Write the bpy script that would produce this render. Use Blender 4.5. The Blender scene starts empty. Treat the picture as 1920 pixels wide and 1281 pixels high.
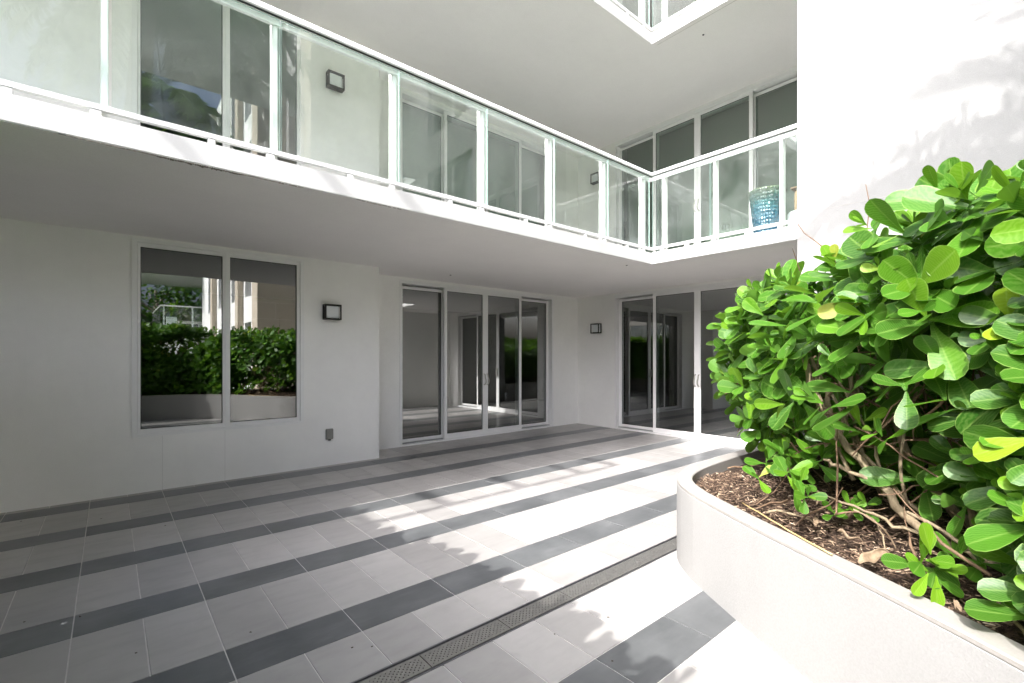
import bpy, bmesh, math, random
from mathutils import Vector, Matrix
import numpy as np
R = math.radians
rnd = random.Random(7)
S = bpy.context.scene
COL = S.collection
# ---------------------------------------------------------------- camera
cam = bpy.data.cameras.new('camera'); co = bpy.data.objects.new('camera', cam); COL.objects.link(co)
co.location = (0, 0, 1.4); co.rotation_euler = (R(90), 0, R(49.69 - 90))
cam.sensor_width = 36; cam.lens = 889.2 / 1920 * 36; cam.shift_y = (669.5 - 640.5) / 1920
cam.clip_start = 0.05; cam.clip_end = 2000
S.camera = co
# ---------------------------------------------------------------- sky and sun
SUN = Vector((-1.115, -0.2786, 1.0)).normalized()          # towards the sun
w = bpy.data.worlds.new("World"); S.world = w; w.use_nodes = True
nt = w.node_tree; bg = nt.nodes['Background']
sky = nt.nodes.new('ShaderNodeTexSky'); sky.sky_type = 'NISHITA'; sky.sun_disc = False
sky.sun_elevation = math.asin(SUN.z); sky.sun_rotation = math.atan2(SUN.x, SUN.y)
sky.air_density = 0.6; sky.dust_density = 10.0; sky.ozone_density = 5.0
nt.links.new(sky.outputs[0], bg.inputs[0]); bg.inputs[1].default_value = 0.15
sl = bpy.data.lights.new('sun', 'SUN'); so = bpy.data.objects.new('sun', sl); COL.objects.link(so)
sl.energy = 2.0; sl.angle = R(0.53); sl.color = (1.0, 0.975, 0.94)
so.rotation_euler = (-SUN).to_track_quat('-Z', 'Y').to_euler(); so.location = (-20, -5, 18)
# ---------------------------------------------------------------- render settings
S.render.engine = 'CYCLES'
S.view_settings.view_transform = 'Standard'; S.view_settings.look = 'None'
S.view_settings.exposure = 2.02; S.view_settings.gamma = 1
try:
    S.cycles.max_bounces = 12; S.cycles.diffuse_bounces = 9; S.cycles.glossy_bounces = 6
    S.cycles.transparent_max_bounces = 24; S.cycles.sample_clamp_indirect = 6
    S.cycles.caustics_reflective = False; S.cycles.caustics_refractive = False
except Exception: pass

# ================================================================ materials
class N:
    def __init__(s, name):
        s.m = bpy.data.materials.new(name); s.m.use_nodes = True; s.t = s.m.node_tree
        s.b = s.t.nodes['Principled BSDF']; s.out = s.t.nodes['Material Output']
    def n(s, typ, **k):
        x = s.t.nodes.new(typ)
        for a, v in k.items():
            if a.startswith('i_'): x.inputs[a[2:].replace('_', ' ')].default_value = v
            else: setattr(x, a, v)
        return x
    def l(s, a, b): s.t.links.new(a, b)
    def coord(s): return s.n('ShaderNodeTexCoord').outputs['Object']
    def noise(s, scale, detail=4, rough=.55, vec=None):
        x = s.n('ShaderNodeTexNoise'); x.inputs['Scale'].default_value = scale
        x.inputs['Detail'].default_value = detail; x.inputs['Roughness'].default_value = rough
        s.l(vec if vec is not None else s.coord(), x.inputs['Vector']); return x.outputs['Fac']
    def ramp(s, fac, stops):
        x = s.n('ShaderNodeValToRGB'); e = x.color_ramp.elements
        e[0].position, e[0].color = stops[0][0], (*stops[0][1], 1)
        e[1].position, e[1].color = stops[-1][0], (*stops[-1][1], 1)
        for p, c in stops[1:-1]:
            q = e.new(p); q.color = (*c, 1)
        s.l(fac, x.inputs[0]); return x.outputs[0]
    def mix(s, fac, a, b, mode='MIX'):
        x = s.n('ShaderNodeMix', data_type='RGBA', blend_type=mode)
        for i, v in ((0, fac), (6, a), (7, b)):
            if isinstance(v, (int, float)): x.inputs[i].default_value = v
            elif isinstance(v, tuple): x.inputs[i].default_value = (*v, 1)
            else: s.l(v, x.inputs[i])
        return x.outputs[2]
    def math(s, op, a, b=0.0, c=0.0):
        x = s.n('ShaderNodeMath', operation=op)
        for i, v in enumerate((a, b, c)):
            if isinstance(v, (int, float)): x.inputs[i].default_value = v
            else: s.l(v, x.inputs[i])
        return x.outputs[0]
    def bump(s, h, strength, dist=.01):
        x = s.n('ShaderNodeBump'); x.inputs['Strength'].default_value = strength; x.inputs['Distance'].default_value = dist
        s.l(h, x.inputs['Height']); s.l(x.outputs[0], s.b.inputs['Normal']); return x.outputs[0]
    def set(s, col=None, rough=None, metal=None, spec=None):
        for key, v in (('Base Color', col), ('Roughness', rough), ('Metallic', metal), ('Specular IOR Level', spec)):
            if v is None: continue
            if isinstance(v, tuple): s.b.inputs[key].default_value = (*v, 1)
            elif isinstance(v, (int, float)): s.b.inputs[key].default_value = v
            else: s.l(v, s.b.inputs[key])
        return s

def stucco(name, c, var=.05, bs=.25, scale=160):
    k = N(name); big = k.noise(1.3, 5, .6); fine = k.noise(scale, 3, .7)
    lo = tuple(x * (1 - var) for x in c); hi = tuple(min(1, x * (1 + var * .6)) for x in c)
    col = k.ramp(big, [(.3, lo), (.7, hi)])
    # faint rain streaks running down the render
    mp = k.n('ShaderNodeMapping'); mp.inputs['Scale'].default_value = (6, 6, .5); k.l(k.coord(), mp.inputs[0])
    st = k.noise(1.6, 6, .65, mp.outputs[0])
    col = k.mix(k.math('MULTIPLY', k.ramp(st, [(.55, (0, 0, 0)), (.85, (1, 1, 1))]), .12), col, tuple(x * .78 for x in c))
    col = k.mix(.10, col, k.ramp(fine, [(.38, tuple(x * .55 for x in c)), (.62, tuple(min(1, x * 1.25) for x in c))]))
    mot = k.noise(14, 5, .7); col = k.mix(k.math('MULTIPLY', k.ramp(mot, [(.45, (0, 0, 0)), (.75, (1, 1, 1))]), .10), col, tuple(x * .8 for x in c))
    k.set(col, .85, spec=.25); k.bump(fine, bs * .8, .005); return k.m
def plain(name, c, rough=.5, metal=0, var=.04, sc=3, bump=0, spec=.5):
    k = N(name); f = k.noise(sc, 4)
    k.set(k.ramp(f, [(.3, tuple(x * (1 - var) for x in c)), (.7, tuple(min(1, x * (1 + var)) for x in c))]), rough, metal, spec)
    if bump: k.bump(k.noise(sc * 30, 2), bump, .003)
    return k.m
def glass(name, ior, tint, rough=0.0, dust=0.0, trans=True, spots=0.0):
    k = N(name)
    fr = k.n('ShaderNodeFresnel'); fr.inputs['IOR'].default_value = ior
    ge = k.n('ShaderNodeNewGeometry')
    fac = k.math('MULTIPLY', fr.outputs[0], k.math('SUBTRACT', 1.0, ge.outputs['Backfacing']))
    tr = k.n('ShaderNodeBsdfTransparent'); tr.inputs[0].default_value = (*tint, 1)
    gl = k.n('ShaderNodeBsdfGlossy'); gl.inputs['Color'].default_value = (.96, .98, .97, 1); gl.inputs['Roughness'].default_value = rough
    mx = k.n('ShaderNodeMixShader'); k.l(fac, mx.inputs[0]); k.l(tr.outputs[0], mx.inputs[1]); k.l(gl.outputs[0], mx.inputs[2])
    last = mx
    if dust or spots:
        df = k.n('ShaderNodeBsdfDiffuse'); df.inputs[0].default_value = (.72, .76, .74, 1)
        d1 = k.math('MULTIPLY', k.ramp(k.noise(2.2, 6, .7), [(.35, (0, 0, 0)), (.75, (1, 1, 1))]), dust)
        if spots:
            sp = k.ramp(k.noise(70, 2, .5), [(.66, (0, 0, 0)), (.72, (1, 1, 1))])
            d1 = k.math('ADD', d1, k.math('MULTIPLY', sp, spots))
        m2 = k.n('ShaderNodeMixShader'); k.l(d1, m2.inputs[0]); k.l(last.outputs[0], m2.inputs[1]); k.l(df.outputs[0], m2.inputs[2]); last = m2
    k.l(last.outputs[0], k.out.inputs[0]); k.m.use_backface_culling = False
    return k.m

M = {}
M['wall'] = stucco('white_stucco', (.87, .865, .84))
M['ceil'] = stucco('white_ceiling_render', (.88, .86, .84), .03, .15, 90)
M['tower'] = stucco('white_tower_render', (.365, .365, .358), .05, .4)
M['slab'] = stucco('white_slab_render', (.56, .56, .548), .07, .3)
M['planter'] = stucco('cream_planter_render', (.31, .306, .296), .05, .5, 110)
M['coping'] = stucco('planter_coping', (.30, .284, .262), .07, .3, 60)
M['alu'] = plain('white_aluminium', (.80, .80, .79), .35, 0, .02)
M['track'] = plain('grey_track', (.35, .36, .36), .4, .5)
M['gasket'] = plain('black_gasket_and_gap_shade', (.02, .02, .02), .6)  # also colours the painted shade of the gap under the handrails
M['black'] = plain('black_lamp_metal', (.014, .013, .012), .4, .3)
M['diffuser'] = plain('opal_diffuser', (.72, .75, .76), .25)
M['steel'] = plain('brushed_steel', (.42, .41, .39), .38, .85, .12, 30, .1)
M['drainframe'] = plain('drain_frame_steel', (.2, .2, .21), .4, .8, .15, 20)
M['pit'] = plain('drain_pit', (.015, .015, .014), .9)
M['handle'] = plain('satin_handle', (.45, .43, .38), .35, .8)
M['outlet'] = plain('grey_outlet_cover', (.22, .22, .20), .45)
M['doorglass'] = glass('door_glass', 3.5, (.50, .55, .53))
M['winglass'] = glass('reflective_window_glass', 2.8, (.50, .55, .53))
M['upglass'] = glass('upper_window_glass', 2.5, (.78, .85, .81), 0, .0)
M['railglass'] = glass('railing_glass', 1.6, (.95, .985, .965), 0, .06)
M['railglass2'] = glass('spotted_railing_glass', 1.6, (.95, .985, .965), 0, .07, spots=.22)
M['glassedge'] = plain('green_glass_edge', (.45, .62, .57), .15)
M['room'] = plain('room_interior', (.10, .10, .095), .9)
M['blind'] = plain('grey_green_roller_blind', (.22, .24, .21), .9)
M['blindlight'] = plain('pale_roller_blind', (.55, .56, .55), .9)
M['grout'] = plain('pale_grout', (.62, .60, .57), .9, 0, .12, 8)
M['groutline'] = plain('dark_joint', (.25, .24, .22), .9)
M['joint'] = plain('wall_joint', (.42, .40, .38), .9)
def tile(name, lo, hi, streak, rough):
    k = N(name)
    at = k.n('ShaderNodeAttribute', attribute_name='tint').outputs['Fac']
    ofs = k.n('ShaderNodeVectorMath', operation='SCALE'); ofs.inputs[0].default_value = (37, 19, 0); k.l(at, ofs.inputs['Scale'])
    add = k.n('ShaderNodeVectorMath', operation='ADD'); k.l(k.coord(), add.inputs[0]); k.l(ofs.outputs[0], add.inputs[1])
    n1 = k.noise(2.6, 7, .62, add.outputs[0])
    mp = k.n('ShaderNodeMapping'); mp.inputs['Scale'].default_value = (1.3, 5, 1); k.l(add.outputs[0], mp.inputs[0])
    n2 = k.noise(2.2, 6, .6, mp.outputs[0])
    col = k.ramp(n1, [(.28, lo), (.72, hi)])
    col = k.mix(k.math('MULTIPLY', k.ramp(n2, [(.48, (0, 0, 0)), (.8, (1, 1, 1))]), .5), col, streak)
    v = k.math('MULTIPLY_ADD', at, .24, .88)
    hs = k.n('ShaderNodeHueSaturation'); k.l(v, hs.inputs['Value']); k.l(col, hs.inputs['Color'])
    spk = k.noise(7, 2, .5, add.outputs[0])
    c2 = k.mix(k.ramp(spk, [(.62, (0, 0, 0)), (.9, (.5, .5, .5))]), hs.outputs[0], tuple(x * .8 for x in lo))
    k.set(c2, k.math('MULTIPLY_ADD', n2, .22, rough), spec=.5)
    k.bump(k.noise(45, 4, .6), .06, .003); return k.m
M['tile'] = tile('pale_grey_porcelain', (.325, .312, .298), (.395, .382, .366), (.26, .25, .24), .24)
M['tiledark'] = tile('slate_grey_porcelain', (.080, .085, .088), (.145, .150, .152), (.21, .215, .217), .24)
def soil():
    k = N('mulch_soil'); n = k.noise(55, 5, .75); n2 = k.noise(9, 3)
    c = k.ramp(n, [(.33, (.018, .012, .009)), (.52, (.075, .05, .036)), (.66, (.2, .145, .105)), (.78, (.36, .28, .2))])
    c = k.mix(k.math('MULTIPLY', n2, .4), c, (.02, .014, .01))
    k.set(c, .95, spec=.2); k.bump(n, 1.0, .02); return k.m
M['soil'] = soil()
def chip():
    k = N('bark_chips'); oi = k.n('ShaderNodeAttribute', attribute_name='tint').outputs['Fac']
    k.set(k.ramp(oi, [(0, (.035, .022, .016)), (.45, (.13, .085, .058)), (.75, (.34, .25, .17)), (1, (.62, .52, .4))]), .85, spec=.2); return k.m
M['chip'] = chip()
def leafmat(name, deep, bright, young, rim, back):
    k = N(name)
    at = k.n('ShaderNodeAttribute', attribute_name='leaf')
    sp = k.n('ShaderNodeSeparateColor'); k.l(at.outputs['Color'], sp.inputs[0])
    edge, rand, along = sp.outputs[0], sp.outputs[1], sp.outputs[2]
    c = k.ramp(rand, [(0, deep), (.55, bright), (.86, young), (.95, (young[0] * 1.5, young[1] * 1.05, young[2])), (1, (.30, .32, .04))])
    rib = k.ramp(edge, [(0, (1, 1, 1)), (.1, (0, 0, 0))])
    c = k.mix(k.math('MULTIPLY', rib, .30), c, rim)
    rm = k.ramp(edge, [(.90, (0, 0, 0)), (.985, (1, 1, 1))])
    c = k.mix(k.math('MULTIPLY', rm, .45), c, rim)
    bl = k.noise(22, 4); c = k.mix(k.math('MULTIPLY', bl, .35), c, deep)
    sp2 = k.ramp(k.noise(48, 3, .7), [(.70, (0, 0, 0)), (.76, (1, 1, 1))]); c = k.mix(k.math('MULTIPLY', sp2, .6), c, (.12, .10, .03))
    wn = k.n('ShaderNodeTexWave'); wn.inputs['Scale'].default_value = 60; wn.inputs['Distortion'].default_value = 6
    k.l(k.coord(), wn.inputs['Vector']); c = k.mix(k.math('MULTIPLY', wn.outputs['Fac'], .12), c, rim)
    ge = k.n('ShaderNodeNewGeometry')
    c = k.mix(k.math('MULTIPLY', ge.outputs['Backfacing'], .6), c, back)
    k.set(c, k.math('MULTIPLY_ADD', rand, .12, .34), spec=.30)
    k.bump(k.math('ADD', k.noise(60, 3), k.math('MULTIPLY', edge, .3)), .12, .004)
    tl = k.n('ShaderNodeBsdfTranslucent'); tc = k.mix(.5, c, (.30, .62, .02)); k.l(tc, tl.inputs[0])
    mx = k.n('ShaderNodeMixShader'); mx.inputs[0].default_value = .26
    k.l(k.b.outputs[0], mx.inputs[1]); k.l(tl.outputs[0], mx.inputs[2]); k.l(mx.outputs[0], k.out.inputs[0]); return k.m
M['leaf'] = leafmat('glossy_hedge_leaf', (.012, .058, .005), (.042, .155, .005), (.15, .31, .008), (.36, .52, .13), (.12, .25, .05))
M['palm'] = leafmat('palm_frond', (.025, .075, .02), (.045, .12, .03), (.07, .16, .035), (.07, .15, .04), (.08, .14, .05))
M['tree'] = leafmat('tree_leaf', (.018, .06, .012), (.035, .11, .02), (.07, .18, .025), (.06, .15, .03), (.05, .12, .03))
def bark(name, a, b, sc=18):
    k = N(name); mp = k.n('ShaderNodeMapping'); mp.inputs['Scale'].default_value = (1, 1, .35); k.l(k.coord(), mp.inputs[0])
    n = k.noise(sc, 6, .7, mp.outputs[0]); k.set(k.ramp(n, [(.3, a), (.7, b)]), .85, spec=.2); k.bump(n, .6, .008); return k.m
M['stem'] = bark('brown_stem', (.13, .095, .06), (.36, .29, .19), 24)
M['twig'] = bark('thin_twig', (.10, .06, .04), (.24, .16, .10), 30)
M['trunk'] = bark('grey_palm_trunk', (.16, .14, .11), (.34, .30, .25), 9)
M['dryleaf'] = bark('dry_leaf', (.14, .095, .06), (.32, .24, .16), 20)
M['cane'] = bark('yellow_cane', (.45, .30, .12), (.66, .48, .24), 12)
def pot():
    k = N('blue_green_scale_glaze')
    z = k.n('ShaderNodeSeparateXYZ'); k.l(k.coord(), z.inputs[0])
    vz = k.math('MULTIPLY_ADD', z.outputs[2], 1.15, k.math('MULTIPLY', k.noise(6), .3))
    c = k.ramp(vz, [(.05, (.006, .03, .08)), (.55, (.008, .065, .12)), (.75, (.02, .11, .12)), (.95, (.11, .13, .04))])
    mp = k.n('ShaderNodeMapping'); mp.inputs['Scale'].default_value = (1, 1, .8); k.l(k.coord(), mp.inputs[0])
    vo = k.n('ShaderNodeTexVoronoi'); vo.inputs['Scale'].default_value = 30; vo.inputs['Randomness'].default_value = .35; k.l(mp.outputs[0], vo.inputs['Vector'])
    c = k.mix(k.math('MULTIPLY', vo.outputs['Distance'], .45), c, (.07, .17, .20))
    k.set(c, .18, spec=.7); k.bump(vo.outputs['Distance'], .9, -.02); return k.m
M['pot'] = pot()
M['basket'] = plain('brown_basket', (.30, .21, .12), .8, 0, .3, 60, .5)
M['whitepot'] = plain('white_glazed_pot', (.74, .76, .75), .3)
M['shell'] = plain('pink_shell', (.62, .45, .33), .4, 0, .2, 30)
def stone():
    k = N('beige_stone_blocks')
    tc = k.coord(); mp = k.n('ShaderNodeMapping'); mp.inputs['Rotation'].default_value = (R(90), 0, 0); k.l(tc, mp.inputs[0])
    br = k.n('ShaderNodeTexBrick'); br.inputs['Scale'].default_value = 1; br.inputs['Brick Width'].default_value = 1.15; br.inputs['Row Height'].default_value = .52
    br.inputs['Mortar Size'].default_value = .008; br.inputs['Color1'].default_value = (.50, .43, .34, 1); br.inputs['Color2'].default_value = (.56, .49, .39, 1)
    br.inputs['Mortar'].default_value = (.66, .60, .5, 1); k.l(mp.outputs[0], br.inputs['Vector'])
    c = k.mix(k.math('MULTIPLY', k.noise(6, 6), .4), br.outputs[0], (.40, .34, .27)); k.set(c, .8); k.bump(k.noise(40, 4), .2, .01); return k.m
M['stone'] = stone()
M['farwhite'] = stucco('far_white_render', (.86, .86, .84), .04, .1)
M['ground'] = plain('grass_ground', (.06, .10, .03), .95, 0, .3, 5)
M['lounger'] = plain('lounger_fabric', (.7, .68, .62), .8)
M['litter'] = plain('dark_litter', (.05, .035, .02), .9)
def chipmat():
    k = N('weathered_slab_edge'); k.set(k.ramp(k.noise(40, 6, .7), [(.35, (.12, .10, .08)), (.65, (.34, .31, .27))]), .95); return k.m
M['chipped'] = chipmat()

# ================================================================ mesh helpers
def tag(o, label=None, cat=None, group=None, kind=None):
    if label: o['label'] = label
    if cat: o['category'] = cat
    if group: o['group'] = group
    if kind: o['kind'] = kind
    return o
def empty(name, loc=(0, 0, 0)):
    o = bpy.data.objects.new(name, None); o.location = loc; o.empty_display_size = .2; COL.objects.link(o); return o
class MB:
    def __init__(s): s.v = []; s.f = []; s.mi = []
    def box(s, x0, x1, y0, y1, z0, z1, mi=0):
        x0, x1 = sorted((x0, x1)); y0, y1 = sorted((y0, y1)); z0, z1 = sorted((z0, z1))
        n = len(s.v); s.v += [(x, y, z) for z in (z0, z1) for y in (y0, y1) for x in (x0, x1)]
        for q in ((0, 2, 3, 1), (4, 5, 7, 6), (0, 1, 5, 4), (2, 6, 7, 3), (0, 4, 6, 2), (1, 3, 7, 5)):
            s.f.append(tuple(n + i for i in q)); s.mi.append(mi)
        return s
    def lbox(s, F, u0, u1, n0, n1, z0, z1, mi=0):
        a = F.p(u0, n0, z0); b = F.p(u1, n1, z1); return s.box(a[0], b[0], a[1], b[1], a[2], b[2], mi)
    def poly(s, pts, mi=0):
        n = len(s.v); s.v += [tuple(p) for p in pts]; s.f.append(tuple(range(n, n + len(pts)))); s.mi.append(mi); return s
    def prism(s, poly, z0, z1, mi=0, top=True, bottom=True):
        n = len(s.v); k = len(poly); s.v += [(p[0], p[1], z0) for p in poly] + [(p[0], p[1], z1) for p in poly]
        for i in range(k): s.f.append((n + i, n + (i + 1) % k, n + k + (i + 1) % k, n + k + i)); s.mi.append(mi)
        if top: s.f.append(tuple(n + k + i for i in range(k))); s.mi.append(mi)
        if bottom: s.f.append(tuple(n + k - 1 - i for i in range(k))); s.mi.append(mi)
        return s
    def tube(s, pts, r, seg=8, mi=0, cap=True):
        pts = [Vector(p) for p in pts]; rr = r if isinstance(r, (list, tuple)) else [r] * len(pts)
        n = len(s.v); prev = None
        for i, p in enumerate(pts):
            d = (pts[min(i + 1, len(pts) - 1)] - pts[max(i - 1, 0)]).normalized()
            if prev is None:
                a = d.cross(Vector((0, 0, 1)));
                if a.length < .1: a = d.cross(Vector((1, 0, 0)))
            else: a = prev - d * prev.dot(d)
            a.normalize(); prev = a; b = d.cross(a)
            for j in range(seg):
                t = 2 * math.pi * j / seg; q = p + (a * math.cos(t) + b * math.sin(t)) * rr[i]; s.v.append(tuple(q))
        for i in range(len(pts) - 1):
            for j in range(seg):
                s.f.append((n + i * seg + j, n + i * seg + (j + 1) % seg, n + (i + 1) * seg + (j + 1) % seg, n + (i + 1) * seg + j)); s.mi.append(mi)
        if cap:
            s.f.append(tuple(n + seg - 1 - j for j in range(seg))); s.mi.append(mi)
            m = n + (len(pts) - 1) * seg; s.f.append(tuple(m + j for j in range(seg))); s.mi.append(mi)
        return s
    def lathe(s, prof, c=(0, 0, 0), seg=32, mi=0):
        n = len(s.v)
        for r, z in prof:
            for j in range(seg):
                t = 2 * math.pi * j / seg; s.v.append((c[0] + r * math.cos(t), c[1] + r * math.sin(t), c[2] + z))
        for i in range(len(prof) - 1):
            for j in range(seg):
                s.f.append((n + i * seg + j, n + i * seg + (j + 1) % seg, n + (i + 1) * seg + (j + 1) % seg, n + (i + 1) * seg + j)); s.mi.append(mi)
        return s
    def build(s, name, mats, parent=None, smooth=False, recalc=True, bevel=0, loc=None):
        me = bpy.data.meshes.new(name); me.from_pydata(s.v, [], s.f)
        if not isinstance(mats, (list, tuple)): mats = [mats]
        for m in mats: me.materials.append(m)
        me.polygons.foreach_set('material_index', s.mi)
        if recalc or bevel:
            bm = bmesh.new(); bm.from_mesh(me)
            if bevel:
                bmesh.ops.bevel(bm, geom=[e for e in bm.edges if e.is_manifold and e.calc_face_angle(0) > .5], offset=bevel, segments=2, affect='EDGES', clamp_overlap=True)
            bmesh.ops.recalc_face_normals(bm, faces=bm.faces); bm.to_mesh(me); bm.free()
        if smooth: me.polygons.foreach_set('use_smooth', [True] * len(me.polygons))
        me.update(); o = bpy.data.objects.new(name, me); COL.objects.link(o)
        if parent is not None: ptree(o, parent)
        return o
class Fr:      # a wall frame: u along the wall, n out of the wall
    def __init__(s, o, U, Nn): s.o = Vector(o); s.U = Vector(U); s.N = Vector(Nn)
    def p(s, u, n, z): q = s.o + s.U * u + s.N * n; return (q.x, q.y, z + s.o.z)
def wpos(o):
    return o.location.copy() if o.parent is None else wpos(o.parent) + o.matrix_parent_inverse.translation + o.location
def ptree(o, parent):
    # parent without moving; parents are never rotated or scaled
    base = wpos(parent); o.parent = parent
    o.matrix_parent_inverse = Matrix.Translation(-base); return o
def pbuild(mb, name, mats, parent, **k):
    o = mb.build(name, mats, None, **k)
    if parent is not None: ptree(o, parent)
    return o
def sub_empty(name, parent):
    o = empty(name); ptree(o, parent); return o

# ================================================================ ground and terrace
g = MB(); g.box(-150, 150, -150, 150, -.9, -.5); tag(g.build('ground', M['ground']), kind='structure')
b = MB(); b.box(-8, 12, -3.5, 1.845, -.3, -.004); b.box(-8, 12, 2.005, 9, -.3, -.004); b.box(-8, 12, 1.845, 2.005, -.3, -.12)
tag(b.build('terrace_bed', M['grout']), kind='structure')
tl = []   # x0,x1,y0,y1,dark
G = .0028
def row(y0, y1, x0, step, xa, xb, dark):
    k0 = math.floor((xa - x0) / step)
    x = x0 + k0 * step
    while x < xb: tl.append((x, x + step, y0, y1, dark)); x += step
XA, XB = -5.6, 7.62
for k in range(0, 5):
    dt = 2.613 + .876 * k; db = 2.345 + .876 * k
    row(db, dt, 1.548 - .0, .5645, XA, XB, 1)
    if k < 4: row(dt, 3.221 + .876 * k, 1.548, .28225, XA, XB, 0)
row(6.117, 6.80, 1.548, .28225, XA, XB, 0)
row(2.0, 2.345, 1.548, .28225, XA, XB, 0)
row(1.43, 1.85, 1.72, .2825, XA, XB, 0)
row(1.15, 1.43, 1.72, .565, XA, XB, 1)
row(.55, 1.15, 2.005, .2825, XA, XB, 0); row(.27, .55, 2.005, .565, XA, XB, 1); row(-.34, .27, 2.005, .2825, XA, XB, 0); row(-.62, -.34, 2.005, .565, XA, XB, 1)
row(-1.22, -.62, 2.005, .2825, XA, XB, 0)
def tiles(dark):
    vs = []; fs = []; at = []
    for (x0, x1, y0, y1, d) in tl:
        if d != dark: continue
        t = rnd.random(); n = len(vs); zz = rnd.uniform(0, .0008); e = .0012
        vs += [(x0 + G, y0 + G, -.012), (x1 - G, y0 + G, -.012), (x1 - G, y1 - G, -.012), (x0 + G, y1 - G, -.012),
               (x0 + G, y0 + G, zz - e), (x1 - G, y0 + G, zz - e), (x1 - G, y1 - G, zz - e), (x0 + G, y1 - G, zz - e),
               (x0 + G + e, y0 + G + e, zz), (x1 - G - e, y0 + G + e, zz), (x1 - G - e, y1 - G - e, zz), (x0 + G + e, y1 - G - e, zz)]
        fs += [(n + 8, n + 9, n + 10, n + 11)]
        for a in range(4):
            c = (a + 1) % 4; fs += [(n + a, n + c, n + 4 + c, n + 4 + a), (n + 4 + a, n + 4 + c, n + 8 + c, n + 8 + a)]
        at += [t] * 12
    me = bpy.data.meshes.new('terrace_tiles'); me.from_pydata(vs, [], fs)
    a = me.attributes.new('tint', 'FLOAT', 'POINT'); a.data.foreach_set('value', at)
    me.materials.append(M['tiledark'] if dark else M['tile']); me.update()
    o = bpy.data.objects.new('dark_paving' if dark else 'pale_paving', me); COL.objects.link(o); tag(o, kind='structure'); return o
tiles(0); tiles(1)

# channel drain ------------------------------------------------------
dr = empty('channel_drain', (1.6, 1.925, 0)); tag(dr, 'long perforated steel floor drain crossing the tiled terrace', 'floor drain')
m = MB(); m.box(-5.6, 7.5, 1.848, 1.858, -.11, .001); m.box(-5.6, 7.5, 1.992, 2.002, -.11, .001)
m.box(-5.6, 7.5, 1.858, 1.866, -.11, -.006); m.box(-5.6, 7.5, 1.984, 1.992, -.11, -.006)
pbuild(m, 'drain_frame', M['drainframe'], dr)
m = MB(); m.box(-5.6, 7.5, 1.858, 1.992, -.119, -.11); pbuild(m, 'drain_channel', M['pit'], dr)
def grate_mesh():
    L, W, t = .464, .112, -.002; nx, ny = 38, 9; vs = []; fs = []
    dx = L / nx; dy = W / ny; r = .0036
    for i in range(nx):
        for j in range(ny):
            hole = 1 <= i < nx - 1 and (i + j) % 2 == 0 or (1 <= i < nx - 1 and False)
            x0 = -L / 2 + i * dx; y0 = -W / 2 + j * dy
            n = len(vs); cx, cy = x0 + dx / 2, y0 + dy / 2
            if not hole or j in (0, ny - 1):
                vs += [(x0, y0, t), (x0 + dx, y0, t), (x0 + dx, y0 + dy, t), (x0, y0 + dy, t)]; fs.append((n, n + 1, n + 2, n + 3)); continue
            ring = [(x0 + dx, y0 + dy / 2), (x0 + dx, y0 + dy), (x0 + dx / 2, y0 + dy), (x0, y0 + dy), (x0, y0 + dy / 2), (x0, y0), (x0 + dx / 2, y0), (x0 + dx, y0)]
            vs += [(a, c, t) for a, c in ring]
            vs += [(cx + r * math.cos(k * math.pi / 4), cy + r * math.sin(k * math.pi / 4), t) for k in range(8)]
            vs += [(cx + r * math.cos(k * math.pi / 4), cy + r * math.sin(k * math.pi / 4), t - .003) for k in range(8)]
            for k in range(8):
                q = (k + 1) % 8; fs.append((n + k, n + q, n + 8 + q, n + 8 + k)); fs.append((n + 8 + k, n + 8 + q, n + 16 + q, n + 16 + k))
    n = len(vs); vs += [(-L / 2, -W / 2, t), (L / 2, -W / 2, t), (L / 2, -W / 2, t - .012), (-L / 2, -W / 2, t - .012), (-L / 2, W / 2, t), (L / 2, W / 2, t), (L / 2, W / 2, t - .012), (-L / 2, W / 2, t - .012)]
    fs += [(n, n + 3, n + 2, n + 1), (n + 4, n + 5, n + 6, n + 7), (n, n + 4, n + 7, n + 3), (n + 1, n + 2, n + 6, n + 5)]
    s = MB(); s.v = vs; s.f = fs; s.mi = [0] * len(fs)
    s.lathe([(0.0001, .0012), (.006, .0012), (.0075, 0), (.0075, -.002)], (0, 0, 0), 12)
    return s
gm = grate_mesh().build('grate', M['steel'], None, recalc=False); x = 1.35; first = True
for k in range(-8, 8):
    xx = 1.345 + .47 * k
    if xx < -2.5: continue
    o = gm if first else gm.copy()
    if not first: COL.objects.link(o)
    first = False; o.location = (xx, 1.925, rnd.uniform(-.0006, .0006)); ptree(o, dr)

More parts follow.
